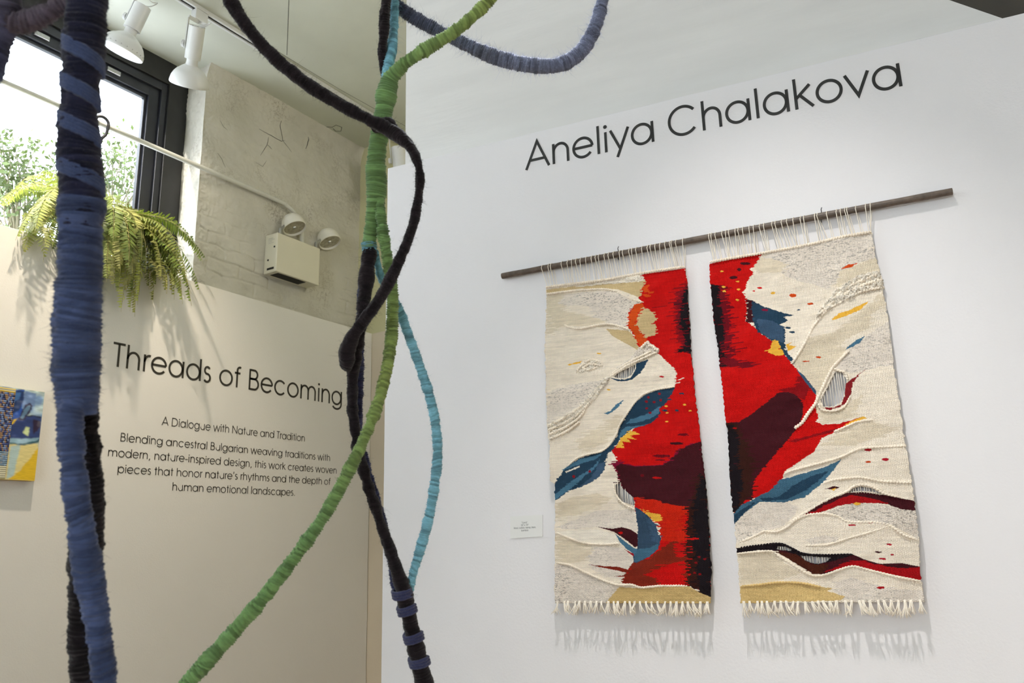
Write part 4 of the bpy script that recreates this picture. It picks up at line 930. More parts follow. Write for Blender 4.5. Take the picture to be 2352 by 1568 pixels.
for a in (('B', [(112, 678), (400, 628), (700, 578), (1000, 520), (1250, 462), (1498, 418)], .0040),
          ('B', [(1590, 895), (1420, 930), (1300, 990), (1170, 1060), (1100, 1110), (1010, 1220), (930, 1370), (870, 1470), (815, 1550)], .0034),
          ('B', [(1560, 780), (1440, 830), (1300, 890), (1180, 990)], .004), ('B', [(1580, 830), (1440, 870), (1310, 930), (1160, 1030), (1040, 1140)], .004),
          ('D', [(1350, 110), (1240, 220), (1180, 290), (1100, 450), (1020, 620)], .0036),
          ('D', [(1030, 620), (940, 740), (880, 830), (805, 885)], .0042),
          ('D', [(1200, 290), (1250, 310), (1310, 330), (1340, 400)], .003),
          ('D', [(1040, 640), (1080, 700), (1200, 712), (1300, 670), (1370, 560)], .0026),
          ('D', [(1590, 800), (1440, 820), (1340, 860), (1200, 920)], .0028),
          ('D', [(1910, 1062), (1700, 1070), (1500, 1080), (1380, 1120), (1250, 1180), (1000, 1250), (780, 1310), (700, 1345)], .003),
          ('D', [(1970, 1430), (1800, 1420), (1650, 1410), (1500, 1380), (1380, 1380), (1200, 1400), (1060, 1450)], .003),
          ('F', [(200, 640), (350, 580), (440, 535), (540, 540), (640, 500), (720, 430), (830, 390), (960, 380), (1080, 400), (1180, 450), (1400, 455), (1540, 480), (1660, 560), (1790, 610)], .003),
          ('F', [(660, 460), (850, 340), (1000, 255), (1160, 188), (1220, 145), (1290, 125), (1400, 145), (1490, 200), (1640, 235)], .003),
          ('F', [(800, 660), (1000, 650), (1200, 590), (1380, 540), (1560, 480)], .0022),
          ('F', [(210, 730), (480, 708), (560, 742), (700, 832), (860, 920), (980, 915), (1100, 873), (1220, 843), (1350, 872), (1600, 932), (1815, 972)], .0028),
          ('F', [(205, 680), (400, 655), (580, 643), (680, 682), (780, 728), (900, 742), (1220, 738)], .0024, 'soumak_cord', BK),
          ('F', [(235, 1020), (400, 1003), (560, 985), (760, 990), (940, 1025)], .003, 'soumak_cord', HG * 1.1)): cord(tr, *a)
RX = [1629, 1634, 1644, 1659, 1668, 1675, 1690, 1696, 1707, 1722, 1731, 1745, 1755, 1773, 1781, 1795, 1807, 1822, 1839, 1847, 1871, 1877, 1899, 1921, 1930, 1941, 1945, 1965, 1988, 1998]
loops_and_fringe(tr, ((1631, 602), (2001, 533)), ((1702, 1384), (2120, 1381)), RX, 5, 28)

# ================================================================== YARN SCULPTURES
def yarn(root, pts, col, col2=None, pitch=.0030, amp=.30, name='wrapped_branch', lump=.06, fuzz=1500, fuzz_len=.006, fuzz_col=None, seed=0, tilt=.6, seg=28, ds=None):
    """pts: (px, py, width in px, depth); strands wound round a bent core"""
    A = np.array([[*at_depth(x, y, d), w * d / FPX / 2] for x, y, w, d in pts])
    Q = catmull(A, 14); ds = ds or pitch / 5
    Q, s = resample(Q, ds)
    P = Q[:, :3]; rad = Q[:, 3]; n = len(s); r = np.random.default_rng(seed)
    th = np.arange(seg) * 2 * math.pi / seg
    slow = np.interp(s, np.linspace(0, s[-1], max(4, int(s[-1] / .012))), r.normal(0, 1, max(4, int(s[-1] / .012))))
    tl_ = np.interp(s, np.linspace(0, s[-1], max(4, int(s[-1] / .02))), r.normal(0, 1, max(4, int(s[-1] / .02))))
    ph = s[:, None] / pitch + th[None, :] / (2 * math.pi) + tilt * tl_[:, None] * np.cos(th + slow[:, None])
    wi = np.floor(ph).astype(int); fr = ph - wi
    tbl = r.random(4096); tc = r.random((4096,))
    wr = tbl[wi % 4096]
    prof = np.sqrt(np.clip(1 - (2 * fr - 1) ** 2, 0, 1))
    disp = (prof - .8) * pitch * amp * 1.5 * (.5 + wr) + (wr - .5) * pitch * .40 * min(1.0, amp / .4)
    disp += slow[:, None] * np.mean(rad) * lump
    disp += (smooth_noise(n, seg, 4, 12, seed + 1) - .5) * pitch * .5
    disp += (smooth_noise(n, seg, 1.2, 1.5, seed + 2) - .5) * pitch * .25
    V, F, T, dirs = swept(P, rad, disp, seg)
    tt = (s / s[-1])[:, None, None]
    if callable(col): base = col(s / s[-1])[:, None, :] * np.ones((n, seg, 1))
    else:
        c2 = col if col2 is None else col2
        base = np.asarray(col)[None, None] * (1 - tt) + np.asarray(c2)[None, None] * tt + np.zeros((n, seg, 1))
    cv = base * (.56 + .72 * tc[wi % 4096])[..., None] * (1 + (smooth_noise(n, seg, 2, 3, seed + 3) - .5) * .3)[..., None]
    cv = np.vstack([cv.reshape(-1, 3), cv[0, 0], cv[-1, 0]])
    nf = int(fuzz)
    if nf:
        i = r.integers(0, n, nf); k = r.integers(0, seg, nf)
        root_p = V[i * seg + k]; d = dirs[i, k]; t = T[i]
        side = np.cross(d, t)
        L = r.gamma(2.0, fuzz_len / 2.6, nf)[:, None]; a = r.normal(0, .9, (nf, 1)); b = r.normal(0, .9, (nf, 1))
        dirn = d + side * a + t * b * .7; dirn /= np.linalg.norm(dirn, axis=1)[:, None]
        curl = r.normal(0, .5, (nf, 3))
        p0 = root_p - d * .0006; p1 = p0 + dirn * L * .5; p2 = p1 + (dirn + curl) * L * .5
        wv = np.cross(dirn, r.normal(0, 1, (nf, 3))); wv /= np.linalg.norm(wv, axis=1)[:, None]
        hw = .00009
        Vf = np.stack([p0 - wv * hw, p0 + wv * hw, p1 + wv * hw, p1 - wv * hw, p2], 1).reshape(-1, 3)
        o = len(V) + np.arange(nf)[:, None] * 5
        F = F + [o + np.array([[0, 1, 2, 3]]), o + np.array([[3, 2, 4]])]
        fc = np.repeat(cv[i * seg + k] * (1.0 if fuzz_col is None else 2.6), 5, 0)  # fuzz_col paints the fuzz brighter than its yarn, as a backlit halo
        F = [F[0]] + F[1:]
        V = np.vstack([V, Vf]); cv = np.vstack([cv, fc])
    return link(name, mesh_np(V, F, cv), M_YARN, root)
KB = srgb(31, 25, 28); KN = srgb(36, 36, 52); GR = srgb(112, 146, 90); GR2 = srgb(138, 154, 84); TE = srgb(124, 178, 194); NVY = srgb(60, 63, 94); SL = srgb(106, 112, 134); SLD = srgb(24, 26, 44); DB = srgb(66, 78, 112); DBK = srgb(38, 40, 62); MV = srgb(96, 86, 98)

sc = empty('yarn_sculpture', at_depth(880, 1568, 1.13)); tag(sc, 'central tangle of green, teal and black yarn-wrapped branches hanging in the foreground', 'sculpture')
yarn(sc, [(1330, -190, 26, 1.14), (1230, -100, 26, 1.14), (1150, -25, 26, 1.14), (1100, 24, 27, 1.14), (1050, 68, 28, 1.14), (1000, 100, 29, 1.14), (950, 131, 30, 1.14), (917, 158, 32, 1.145), (897, 182, 38, 1.15), (888, 215, 45, 1.15), (882, 250, 43, 1.15), (876, 290, 40, 1.15), (868, 335, 40, 1.15), (863, 385, 46, 1.15), (865, 430, 47, 1.15), (862, 475, 44, 1.15), (856, 515, 36, 1.15), (850, 545, 33, 1.15), (848, 568, 34, 1.15)],
     lambda t: GR2[None] * np.clip(1.8 - t * 3, 0, 1)[:, None] + GR[None] * (1 - np.clip(1.8 - t * 3, 0, 1))[:, None], pitch=.0032, amp=.5, seed=1, fuzz=900, fuzz_len=.004, tilt=.9)
yarn(sc, [(868, 455, 24, 1.145), (875, 500, 25, 1.14), (882, 550, 25, 1.14), (891, 600, 25, 1.14), (898, 650, 27, 1.145), (902, 700, 27, 1.15), (900, 760, 28, 1.15), (893, 820, 26, 1.14), (881, 880, 26, 1.12), (865, 935, 26, 1.10), (845, 987, 27, 1.085), (820, 1042, 28, 1.075), (790, 1103, 29, 1.07), (757, 1163, 30, 1.06), (715, 1228, 30, 1.05), (665, 1295, 31, 1.04), (605, 1372, 32, 1.03), (535, 1452, 34, 1.02), (465, 1530, 36, 1.01), (405, 1600, 38, 1.0), (330, 1700, 38, .99), (260, 1830, 38, .98)],
     lambda t: GR[None] * (1 - np.clip(1 - np.abs(t - .3) * 4, 0, 1))[:, None] + GR2[None] * np.clip(1 - np.abs(t - .3) * 4, 0, 1)[:, None], pitch=.0032, amp=.5, seed=2, fuzz=1500, fuzz_len=.004, tilt=.8)
yarn(sc, [(455, -190, 28, 1.05), (482, -100, 28, 1.055), (505, -40, 28, 1.06), (524, -8, 29, 1.06), (545, 28, 30, 1.065), (580, 78, 30, 1.07), (620, 122, 30, 1.08), (662, 160, 30, 1.085), (710, 196, 29, 1.09), (760, 228, 28, 1.095), (810, 256, 27, 1.10), (855, 279, 28, 1.105), (885, 294, 34, 1.11), (915, 312, 32, 1.105), (940, 335, 24, 1.10), (957, 365, 22, 1.10), (964, 400, 21, 1.10), (963, 440, 21, 1.10), (955, 490, 22, 1.10), (939, 545, 23, 1.10), (915, 602, 25, 1.10), (892, 650, 27, 1.10), (868, 692, 27, 1.10), (842, 728, 27, 1.10), (815, 765, 30, 1.105), (799, 800, 38, 1.11), (797, 832, 34, 1.115), (797, 850, 18, 1.12)],
     KB, KB, pitch=.0036, amp=.12, seed=3, fuzz=8000, fuzz_len=.0042, lump=.05)
yarn(sc, [(862, 292, 26, 1.125), (880, 286, 30, 1.115), (897, 284, 24, 1.115), (904, 300, 20, 1.12)], KB, pitch=.003, seed=31, fuzz=500, name='knot')
yarn(sc, [(902, -420, 26, 1.16), (896, -200, 25, 1.16), (890, -30, 24, 1.16), (885, 20, 24, 1.16), (881, 80, 23, 1.16), (878, 130, 20, 1.16), (882, 165, 16, 1.16), (888, 200, 12, 1.16)], KB, pitch=.0036, amp=.12, seed=4, fuzz=1600, fuzz_len=.0055)
yarn(sc, [(912, -300, 18, 1.20), (909, -150, 18, 1.195), (907, -25, 18, 1.19), (906, 35, 19, 1.185), (904, 75, 21, 1.18), (900, 110, 23, 1.17), (893, 145, 24, 1.16), (886, 185, 22, 1.155)], srgb(96, 150, 176), TE, pitch=.0028, amp=.45, seed=5, fuzz=1500, fuzz_len=.007)
yarn(sc, [(852, -45, 26, 1.20), (885, -8, 26, 1.20), (915, 16, 28, 1.205), (950, 40, 29, 1.21), (1000, 67, 29, 1.215), (1050, 92, 29, 1.22), (1100, 116, 31, 1.22), (1150, 135, 33, 1.22), (1200, 147, 35, 1.22), (1250, 152, 35, 1.22), (1290, 147, 35, 1.22), (1328, 124, 33, 1.22), (1354, 90, 31, 1.22), (1371, 50, 29, 1.22), (1383, 5, 27, 1.22), (1392, -40, 26, 1.22), (1405, -150, 26, 1.22), (1412, -300, 26, 1.22)],
     lambda t: SLD[None] * np.clip(1 - t * 2.6, 0, 1)[:, None] + SL[None] * (1 - np.clip(1 - t * 2.6, 0, 1))[:, None], pitch=.0028, amp=.4, seed=6, fuzz=10000, fuzz_len=.0075, fuzz_col='light')
yarn(sc, [(847, 556, 33, 1.15), (848, 568, 36, 1.15), (849, 578, 34, 1.15)], TE, pitch=.0028, amp=.5, seed=7, fuzz=150, name='teal_binding', lump=.02)
yarn(sc, [(860, 575, 18, 1.155), (868, 610, 18, 1.16), (878, 640, 20, 1.17), (893, 670, 20, 1.175), (914, 705, 20, 1.18), (936, 762, 20, 1.18), (960, 830, 21, 1.18), (984, 900, 22, 1.175), (999, 965, 22, 1.17), (1005, 1030, 22, 1.165), (1000, 1100, 23, 1.16), (985, 1188, 23, 1.15), (965, 1262, 22, 1.145), (950, 1312, 21, 1.14), (938, 1365, 16, 1.14)], TE, TE, pitch=.0027, amp=.42, seed=8, fuzz=3200, fuzz_len=.004)
yarn(sc, [(850, 570, 32, 1.15), (846, 600, 35, 1.145), (841, 645, 33, 1.14), (835, 700, 29, 1.135), (828, 755, 28, 1.13), (818, 800, 31, 1.13), (811, 850, 27, 1.13), (809, 910, 24, 1.13), (813, 970, 24, 1.13), (822, 1025, 25, 1.13), (838, 1090, 25, 1.13), (857, 1150, 26, 1.13), (880, 1218, 27, 1.13), (905, 1290, 28, 1.13), (925, 1350, 36, 1.13), (936, 1400, 36, 1.13), (949, 1458, 37, 1.13), (962, 1515, 40, 1.13), (978, 1600, 45, 1.13), (1000, 1800, 48, 1.13), (1010, 2300, 52, 1.13), (1010, 3300, 60, 1.13)], KB, KB, pitch=.0036, amp=.12, seed=9, fuzz=8500, fuzz_len=.0042)
yarn(sc, [(838, 585, 12, 1.15), (830, 640, 13, 1.15), (826, 690, 12, 1.15), (824, 740, 11, 1.15), (828, 780, 15, 1.145), (827, 830, 19, 1.145), (825, 890, 19, 1.145), (824, 950, 17, 1.145), (829, 1010, 15, 1.145), (846, 1080, 16, 1.145), (866, 1150, 16, 1.145), (884, 1210, 16, 1.145), (897, 1280, 16, 1.145), (907, 1350, 16, 1.14)], NVY, NVY, pitch=.0028, amp=.4, seed=10, fuzz=2600, fuzz_len=.005)
def spiral(root, path, turns, r_extra, wpx, col, name, seed, depth, start=.0, lift=1.0):
    """a strand wound round an existing branch; path: (px, py, width)"""
    A = np.array([[*at_depth(x, y, depth), w * depth / FPX / 2] for x, y, w in path])
    Q, s = resample(catmull(A, 14), .002)
    P = Q[:, :3]; T = np.gradient(P, axis=0); T /= np.linalg.norm(T, axis=1)[:, None]
    nn = np.cross(T[0], Fw); nn /= np.linalg.norm(nn); out = []
    n = len(P); m_ = int(turns * 40)
    for k in range(m_ + 1):
        t = k / m_ * (n - 1); i = min(int(t), n - 2); f = t - i
        p = P[i] * (1 - f) + P[i + 1] * f; tt = T[i]
        a = np.cross(tt, Fw); a /= np.linalg.norm(a); b = np.cross(a, tt)
        th = 2 * math.pi * (start + turns * k / m_)
        R = (Q[i, 3]) * (.90 if name == 'blue_binding' else 1.0) * lift + r_extra
        out.append(p + (a * math.cos(th) + b * math.sin(th)) * R)
    Pp, s = resample(np.array(out), .0008)
    seg = 8; V, F, _, _ = swept(Pp, np.full(len(Pp), wpx * depth / FPX / 2), (smooth_noise(len(Pp), seg, 2, 3, seed) - .5) * .0008, seg)
    c = np.asarray(col)[None] * (.85 + .3 * RNG.random((len(V), 1)))
    return link(name, mesh_np(V, F, c), M_YARN, root)
for (path, st) in (([(920, 1348, 40), (924, 1362, 40)], .1), ([(930, 1385, 38), (936, 1400, 38)], .15), ([(945, 1448, 39), (952, 1465, 39)], .2), ([(958, 1502, 41), (965, 1522, 41)], .2)):
    for q in range(3):
        spiral(sc, [(x + q * 1.5, y + q * 6.5, w_) for x, y, w_ in path], 1.15, .0004, 8, NVY, 'navy_binding', 60 + q, 1.13, st)

sl = empty('yarn_sculpture', at_depth(200, 1568, .72)); tag(sl, 'thick navy and black yarn-wrapped trunk standing nearest the camera on the left', 'sculpture')
yarn(sl, [(204, -420, 88, .72), (202, -200, 90, .72), (200, -40, 90, .72), (199, 0, 88, .72), (197, 50, 90, .72), (193, 100, 88, .72), (190, 150, 86, .72), (186, 200, 82, .72), (181, 250, 82, .72), (180, 300, 86, .72), (180, 350, 90, .72), (187, 400, 94, .72), (187, 455, 96, .72), (185, 520, 88, .72)], DBK * .68, DBK * .68, pitch=.0042, amp=.25, seed=20, fuzz=10000, fuzz_len=.0034, lump=.02, seg=40)
yarn(sl, [(187, 455, 101, .72), (186, 480, 98, .72), (185, 520, 93, .72), (184, 560, 88, .72), (184, 600, 94, .72), (182, 650, 98, .72), (179, 700, 104, .72), (176, 760, 101, .72), (175, 820, 102, .72), (177, 880, 103, .72), (179, 925, 90, .72), (178, 950, 78, .72)], DB * .98, DB * .98, pitch=.0040, amp=.32, seed=21, fuzz=10000, fuzz_len=.0034, lump=.02, seg=40, name='blue_wrapping')
yarn(sl, [(180, 900, 60, .715), (164, 945, 60, .71), (162, 1000, 56, .705), (170, 1090, 55, .70), (184, 1190, 58, .70), (201, 1300, 61, .70), (219, 1400, 58, .70), (232, 1490, 56, .70), (244, 1610, 54, .70), (262, 1900, 56, .70), (280, 2600, 60, .70), (290, 4560, 64, .70)], DB * .98, DB * .98, pitch=.0040, amp=.32, seed=22, fuzz=8000, fuzz_len=.0032, seg=34)
yarn(sl, [(192, 905, 60, .73), (198, 945, 50, .735), (208, 1040, 46, .74), (209, 1130, 52, .745), (200, 1230, 72, .75), (193, 1330, 66, .75), (190, 1420, 62, .75), (192, 1520, 62, .75), (194, 1620, 60, .75), (200, 1900, 60, .75), (210, 2600, 62, .75), (215, 4300, 66, .75)], KB * .55, KB * .55, pitch=.0042, amp=.25, seed=23, fuzz=8000, fuzz_len=.0034, seg=34)
for path, st in (([(195, 78, 90), (190, 145, 88)], .45), ([(188, 165, 86), (184, 225, 82)], .45), ([(182, 250, 84), (181, 312, 88)], .45), ([(181, 345, 90), (187, 425, 96)], .45)):
    for q in range(4):
        spiral(sl, [(x, y + q * 8, w_) for x, y, w_ in path], .62, .0006, 13, DB * .86, 'blue_binding', 70 + q, .72, st)
yarn(sl, [(185, -10, 60, .735), (140, 10, 46, .735), (105, 32, 44, .735), (68, 48, 48, .735), (30, 52, 56, .735), (-20, 40, 60, .735)], MV * .8, MV * .8, pitch=.0040, amp=.3, seed=24, fuzz=3000, fuzz_len=.005, seg=30)
yarn(sl, [(5, -60, 52, .735), (12, -10, 62, .735), (12, 40, 74, .735), (-2, 90, 56, .735), (-18, 150, 50, .735), (-40, 230, 48, .735)], MV * .7, DB * .8, pitch=.0040, amp=.3, seed=25, fuzz=2500, fuzz_len=.005, seg=30)

# ================================================================== FERN in a hanging pot
def leaf_mat():
    m, nt, p = newmat('fern_leaf'); out = nt.nodes['Material Output']
    a = N(nt, 'ShaderNodeAttribute'); a.attribute_name = 'Col'
    nt.links.new(a.outputs['Color'], p.inputs['Base Color']); p.inputs['Roughness'].default_value = .5
    tr_ = N(nt, 'ShaderNodeBsdfTranslucent')
    g = N(nt, 'ShaderNodeMix', data_type='RGBA'); g.blend_type = 'MULTIPLY'; g.inputs[0].default_value = 1; g.inputs[7].default_value = (1.0, 1.0, .5, 1)
    nt.links.new(a.outputs['Color'], g.inputs[6]); nt.links.new(g.outputs[2], tr_.inputs['Color'])
    mx = N(nt, 'ShaderNodeMixShader'); mx.inputs[0].default_value = .32
    nt.links.new(p.outputs[0], mx.inputs[1]); nt.links.new(tr_.outputs[0], mx.inputs[2]); nt.links.new(mx.outputs[0], out.inputs['Surface'])
    return m
M_LEAF = leaf_mat()
PIPEX = XB + .03
hook_p = on_plane(232, 285, EX, PIPEX)
pot_c = np.array([XW - .06, on_plane(232, 560, EX, XW)[1], TOPW + .03])
fern = empty('hanging_fern', pot_c); tag(fern, 'bushy green fern spilling over the cream wall in front of the bright window', 'plant')
mb = MB(); mb.lathe(pot_c, EZ, [(0, .0), (.0, .07), (.13, .095), (.145, .102), (.16, .102), (.16, .088), (.13, .085), (.13, 0)], 28); mb.build('pot', M_POT, fern, smooth=True)
mb = MB()
for k in range(3):
    q = 2 * math.pi * k / 3 + .4
    mb.tube([pot_c + np.array([.098 * math.cos(q), .098 * math.sin(q), .15]), np.array([hook_p[0] + .012, hook_p[1], hook_p[2] - .10])], .0012, 6)
mb.build('hanger_wire', M_WIRE, fern)
mb = MB(); P = [hook_p + np.array([0.012, 0, -.10])]
P.append(hook_p + np.array([.012, .004, -.075])); P.append(hook_p + np.array([.012, .022, -.045]))
for k in range(9):
    q = math.radians(-20 + k * 26); P.append(hook_p + np.array([.012 * (1 - k / 8), .030 * math.cos(q), .030 * math.sin(q) + .006]))
mb.tube(catmull(np.array(P), 4), .0075, 8); mb.build('hook', M_WIRE, fern, smooth=True, angle=False)
LG1 = srgb(122, 144, 70); LG2 = srgb(188, 182, 118); LG3 = srgb(62, 88, 40)
def frond(az, el, L, droop, seed, twist):
    r = np.random.default_rng(seed)
    d = np.array([math.cos(az) * math.cos(el), math.sin(az) * math.cos(el), math.sin(el)])
    p = pot_c + np.array([math.cos(az) * .03, math.sin(az) * .03,   .14]); n = 42; ds = L / n
    P = [p.copy()]
    for k in range(n):
        d = d + np.array([0, 0, -1.0]) * droop * ds * (1.2 + 1.2 * k / n) + r.normal(0, .02, 3)
        d /= np.linalg.norm(d); q = p + d * ds
        if q[2] < TOPW + .03 and q[0] < XW + .02:
            if p[2] > TOPW + .02 and q[0] > XW - .115: q[2] = TOPW + .03; q[0] += .012
            else: q[0] = XW + .02 + .004 * r.random()
            d = (q - p) / np.linalg.norm(q - p)
        if q[0] < XG + .07: q[0] = XG + .07
        if q[1] > YREV - .03 and q[0] < XB + .04: q[0] = XB + .04
        p = q; P.append(p.copy())
    P = np.array(P); T = np.gradient(P, axis=0); T /= np.linalg.norm(T, axis=1)[:, None]
    c = LG1 * (1 - r.random()) + LG2 * r.random() * .9 + LG3 * .2
    c = np.clip(c, 0.02, .8)
    up = np.array([math.cos(az) * .35, math.sin(az) * .35, 1.0])
    V = []; F4 = []; cols = []
    # rachis
    mbv, mf, _, _ = swept(P, np.linspace(.0016, .0005, len(P)), np.zeros((len(P), 4)), 4, False)
    V += list(mbv); F4 += [tuple(f) for f in mf[0]]; cols += [LG2 * .8] * len(mbv)
    for k in range(3, len(P) - 1):
        f = k / (len(P) - 1)
        ln = .052 * math.sin(math.pi * min(1, (f * .93 + .10))) ** .7 * (1 if f > .12 else f / .12) * (.85 + .25 * r.random())
        if ln < .004: continue
        side = np.cross(T[k], up); side /= np.linalg.norm(side) + 1e-9
        side = side * math.cos(twist) + np.cross(side, T[k]) * math.sin(twist)
        nrm = np.cross(side, T[k])
        for sg in (1, -1):
            if r.random() < .04: continue
            dv = side * sg + T[k] * (.28 + .15 * r.random()) + nrm * r.normal(-.12, .16); dv /= np.linalg.norm(dv)
            fw = np.cross(dv, nrm) * sg; fw /= np.linalg.norm(fw) + 1e-9
            wd = .0047 * (.8 + .4 * r.random()); b = len(V); cc = c * (.78 + .45 * r.random())
            a0 = P[k]; q1 = a0 + dv * ln * .12; q2 = a0 + dv * ln * .5 - nrm * .003; q3 = a0 + dv * ln * .85 - nrm * .007; q4 = a0 + dv * ln - nrm * .010
            pts5 = [q1 + fw * wd, q1 - fw * wd * .8, q2 + fw * wd * .85, q2 - fw * wd * .85, q3 + fw * wd * .5, q3 - fw * wd * .5, q4 + fw * .0006, q4 - fw * .0006]
            for w_ in pts5:
                if w_[2] < TOPW + .001 and w_[0] < XW + .002: w_[0] = XW + .003
            V += pts5; cols += [cc] * 8
            F4 += [(b, b + 1, b + 3, b + 2), (b + 2, b + 3, b + 5, b + 4), (b + 4, b + 5, b + 7, b + 6)]
    link('frond', mesh_np(np.array(V), np.array(F4), np.array(cols)), M_LEAF, fern)
rr = random.Random(21)
k = 0
specs = []
for i in range(46): specs.append((rr.uniform(-1.25, 1.35), rr.uniform(.0, .9), rr.uniform(.30, .48), rr.uniform(5.0, 9.0)))       # into the room and over the wall
for i in range(18): specs.append((rr.uniform(1.1, 1.9), rr.uniform(.2, 1.0), rr.uniform(.40, .62), rr.uniform(3.5, 6.5)))       # along the wall, to the right
for i in range(15): specs.append((-rr.uniform(1.1, 1.9), rr.uniform(.2, 1.0), rr.uniform(.40, .62), rr.uniform(3.0, 6.0)))      # to the left
for i in range(16): specs.append((math.pi + rr.uniform(-1.2, 1.2), rr.uniform(.7, 1.4), rr.uniform(.34, .58), rr.uniform(2.0, 5)))
for i in range(6): specs.append((rr.uniform(-.4, .9), rr.uniform(.0, .4), rr.uniform(.42, .50), rr.uniform(7, 9)))
for i in range(12): specs.append((rr.uniform(.75, 1.45), rr.uniform(.15, .6), rr.uniform(.46, .60), rr.uniform(2.0, 3.6)))   # long ones trailing to the right
for az, el, L, dr in specs: frond(az, el, L, dr, 500 + k, rr.uniform(-.5, .5)); k += 1

# leafy shrub outside, seen washed out through the glass
def shrub(name, label, centre, R, nleaf, seed):
    r = np.random.default_rng(seed); root = empty(name, (centre[0], centre[1], centre[2] - R[2])); tag(root, label, 'shrub')
    mb = MB(); V = []; F = []; cols = []
    for q in range(26):
        d = r.normal(0, 1, 3); d[2] = abs(d[2]) * 1.2 - .2; d /= np.linalg.norm(d); tip = centre + d * R * r.uniform(.6, 1.0)
        b = centre - np.array([0, 0, R[2]]); mid = (b + tip) / 2 + r.normal(0, .05, 3)
        P = catmull(np.array([b, mid, tip]), 12); mb.tube(P, np.linspace(.006, .0015, len(P)), 5)
        for _ in range(nleaf // 26):
            t = r.uniform(.45, 1); p = P[int(t * (len(P) - 1))] + r.normal(0, .045, 3)
            a = r.normal(0, 1, 3); a /= np.linalg.norm(a); n2 = np.cross(a, r.normal(0, 1, 3)); n2 /= np.linalg.norm(n2)
            L = r.uniform(.022, .042); k = len(V)
            V += [p, p + a * L * .45 + n2 * L * .26, p + a * L, p + a * L * .45 - n2 * L * .26]; F.append((k, k + 1, k + 2, k + 3)); cols += [np.array([.10, .14, .055]) * r.uniform(.6, 1.5)] * 4
    mb.build('branches', M_TWIG, root)
    link('foliage', mesh_np(np.array(V), np.array(F), np.array(cols), smooth=False), M_LEAF, root)
shrub('shrub', 'washed-out leafy shrub outside the window, left of the nearest trunk', on_plane(60, 400, EX, -4.25) + np.array([0, 0, -.05]), np.array([.25, .34, .36]), 1700, 91)
shrub('shrub', 'washed-out leafy shrub outside the window, above the fern beside the black frame', on_plane(268, 385, EX, -4.25) + np.array([0, 0, -.05]), np.array([.25, .24, .32]), 1100, 92)

# ================================================================== PIPE, EMERGENCY LIGHT
mb = MB(); zp = 1.942 + EYE; zb_ = 1.7185 + EYE
P = [np.array([PIPEX, y, zp]) for y in (-.25, .5, 1.4, 2.2, 2.95)]
P = P + [np.array([PIPEX, 3.05, zp - .008]), np.array([PIPEX, 3.12, zp - .04]), np.array([PIPEX, 3.165, zp - .10]), np.array([PIPEX, 3.175, zp - .16]), np.array([PIPEX, 3.178, zb_])]
mb.tube(catmull(np.array(P), 6), .0125, 14); pipe = mb.build('conduit_pipe', M_PIPE, None, smooth=True, angle=False)
tag(pipe, 'painted conduit pipe crossing the window and bending down to the emergency light', 'pipe')
el = empty('emergency_light', (XB + .05, 3.09, 1.49 + EYE)); tag(el, 'beige twin-head emergency light box mounted on the rough brick wall', 'emergency light')
y0, y1, z0, z1 = 2.932, 3.256, 1.490 + EYE, 1.717 + EYE
mb = MB(); mb.box((XB - .0, y0, z0), (XB + .10, y1, z1)); mb.build('housing', M_BEIGE, el, bevel=.004)
mb = MB(); mb.box((XB + .02, y0 - .0015, z0 + .006), (XB + .092, y0 + .002, z1 - .006)); sp = mb.build('side_panel', M_BEIGE, el, bevel=.001)
for dx, dz, hr_ in ((.082, .145, .0045), (.035, .075, .0045)):
    mb = MB(); mb.lathe((XB + dx, y0 - .0005, z0 + dz), -EY, [(0, hr_ * 1.3), (.003, hr_ * 1.2), (.004, hr_)], 14); mb.build('indicator_button', M_SLOT, sp)
mb = MB(); mb.box((XB + .03, y0 - .003, z0 + .016), (XB + .084, y0 - .001, z0 + .028)); mb.build('maker_plate', M_SLOT, sp)
for q in range(4):
    mb = MB(); mb.box((XB + .03, y0 - .0022, z0 + .172 + .009 * q), (XB + .03 + (.045, .03, .05, .036)[q], y0 - .0012, z0 + .1735 + .009 * q)); mb.build('printed_line', M_CHROME, sp)
mb = MB(); mb.box((XB + .022, y0 + .03, z0 - .002), (XB + .085, y1 - .09, z0 + .003)); mb.build('vent_slot', M_SLOT, el)
for (hx, hy, sx_, sy_) in ((674, 516, 644, 519), (755, 549, 726, 555)):
    cpt = on_plane(hx, hy, EX, XB + .07); post = on_plane(sx_, sy_, EX, XB + .06)
    hd = empty('lamp_head', cpt); hd.parent = el; hd.location = Vector(cpt) - el.location
    # small swivel post
    mb = MB(); mb.lathe((post[0], post[1], z1 - .006), EZ, [(0, .009), (.05, .009), (.056, .007)], 14); mb.tube([np.array([post[0], post[1], z1 + .04]), cpt - np.array([0, .04, 0.0])], .007, 8); mb.build('swivel_post', M_CHROME, hd, smooth=True)
    ax = np.array([.42, .06, -.9]); ax /= np.linalg.norm(ax)
    R = .066
    prof = [(-R * 1.04 + 0, .0)] + [(-R * 1.04 * math.cos(math.radians(a)), R * math.sin(math.radians(a))) for a in range(10, 91, 8)] + [(.012, R * 1.0), (.014, R * 1.03), (.028, R * 1.03), (.030, R * .98), (.024, R * .94), (.010, R * .9)]
    mb = MB(); mb.lathe(cpt, ax, prof, 40); mb.build('shade', M_HEAD, hd, smooth=True)
    mb = MB(); mb.lathe(cpt, ax, [(.018, R * .945), (.021, R * .5), (.022, 0)], 40); mb.build('lens', M_LENS, hd, smooth=True)
    mb = MB(); mb.lathe(cpt + ax * .021, ax, [(0, .012), (.006, .009), (.009, 0)], 16); mb.build('bulb', M_CHROME, hd, smooth=True)

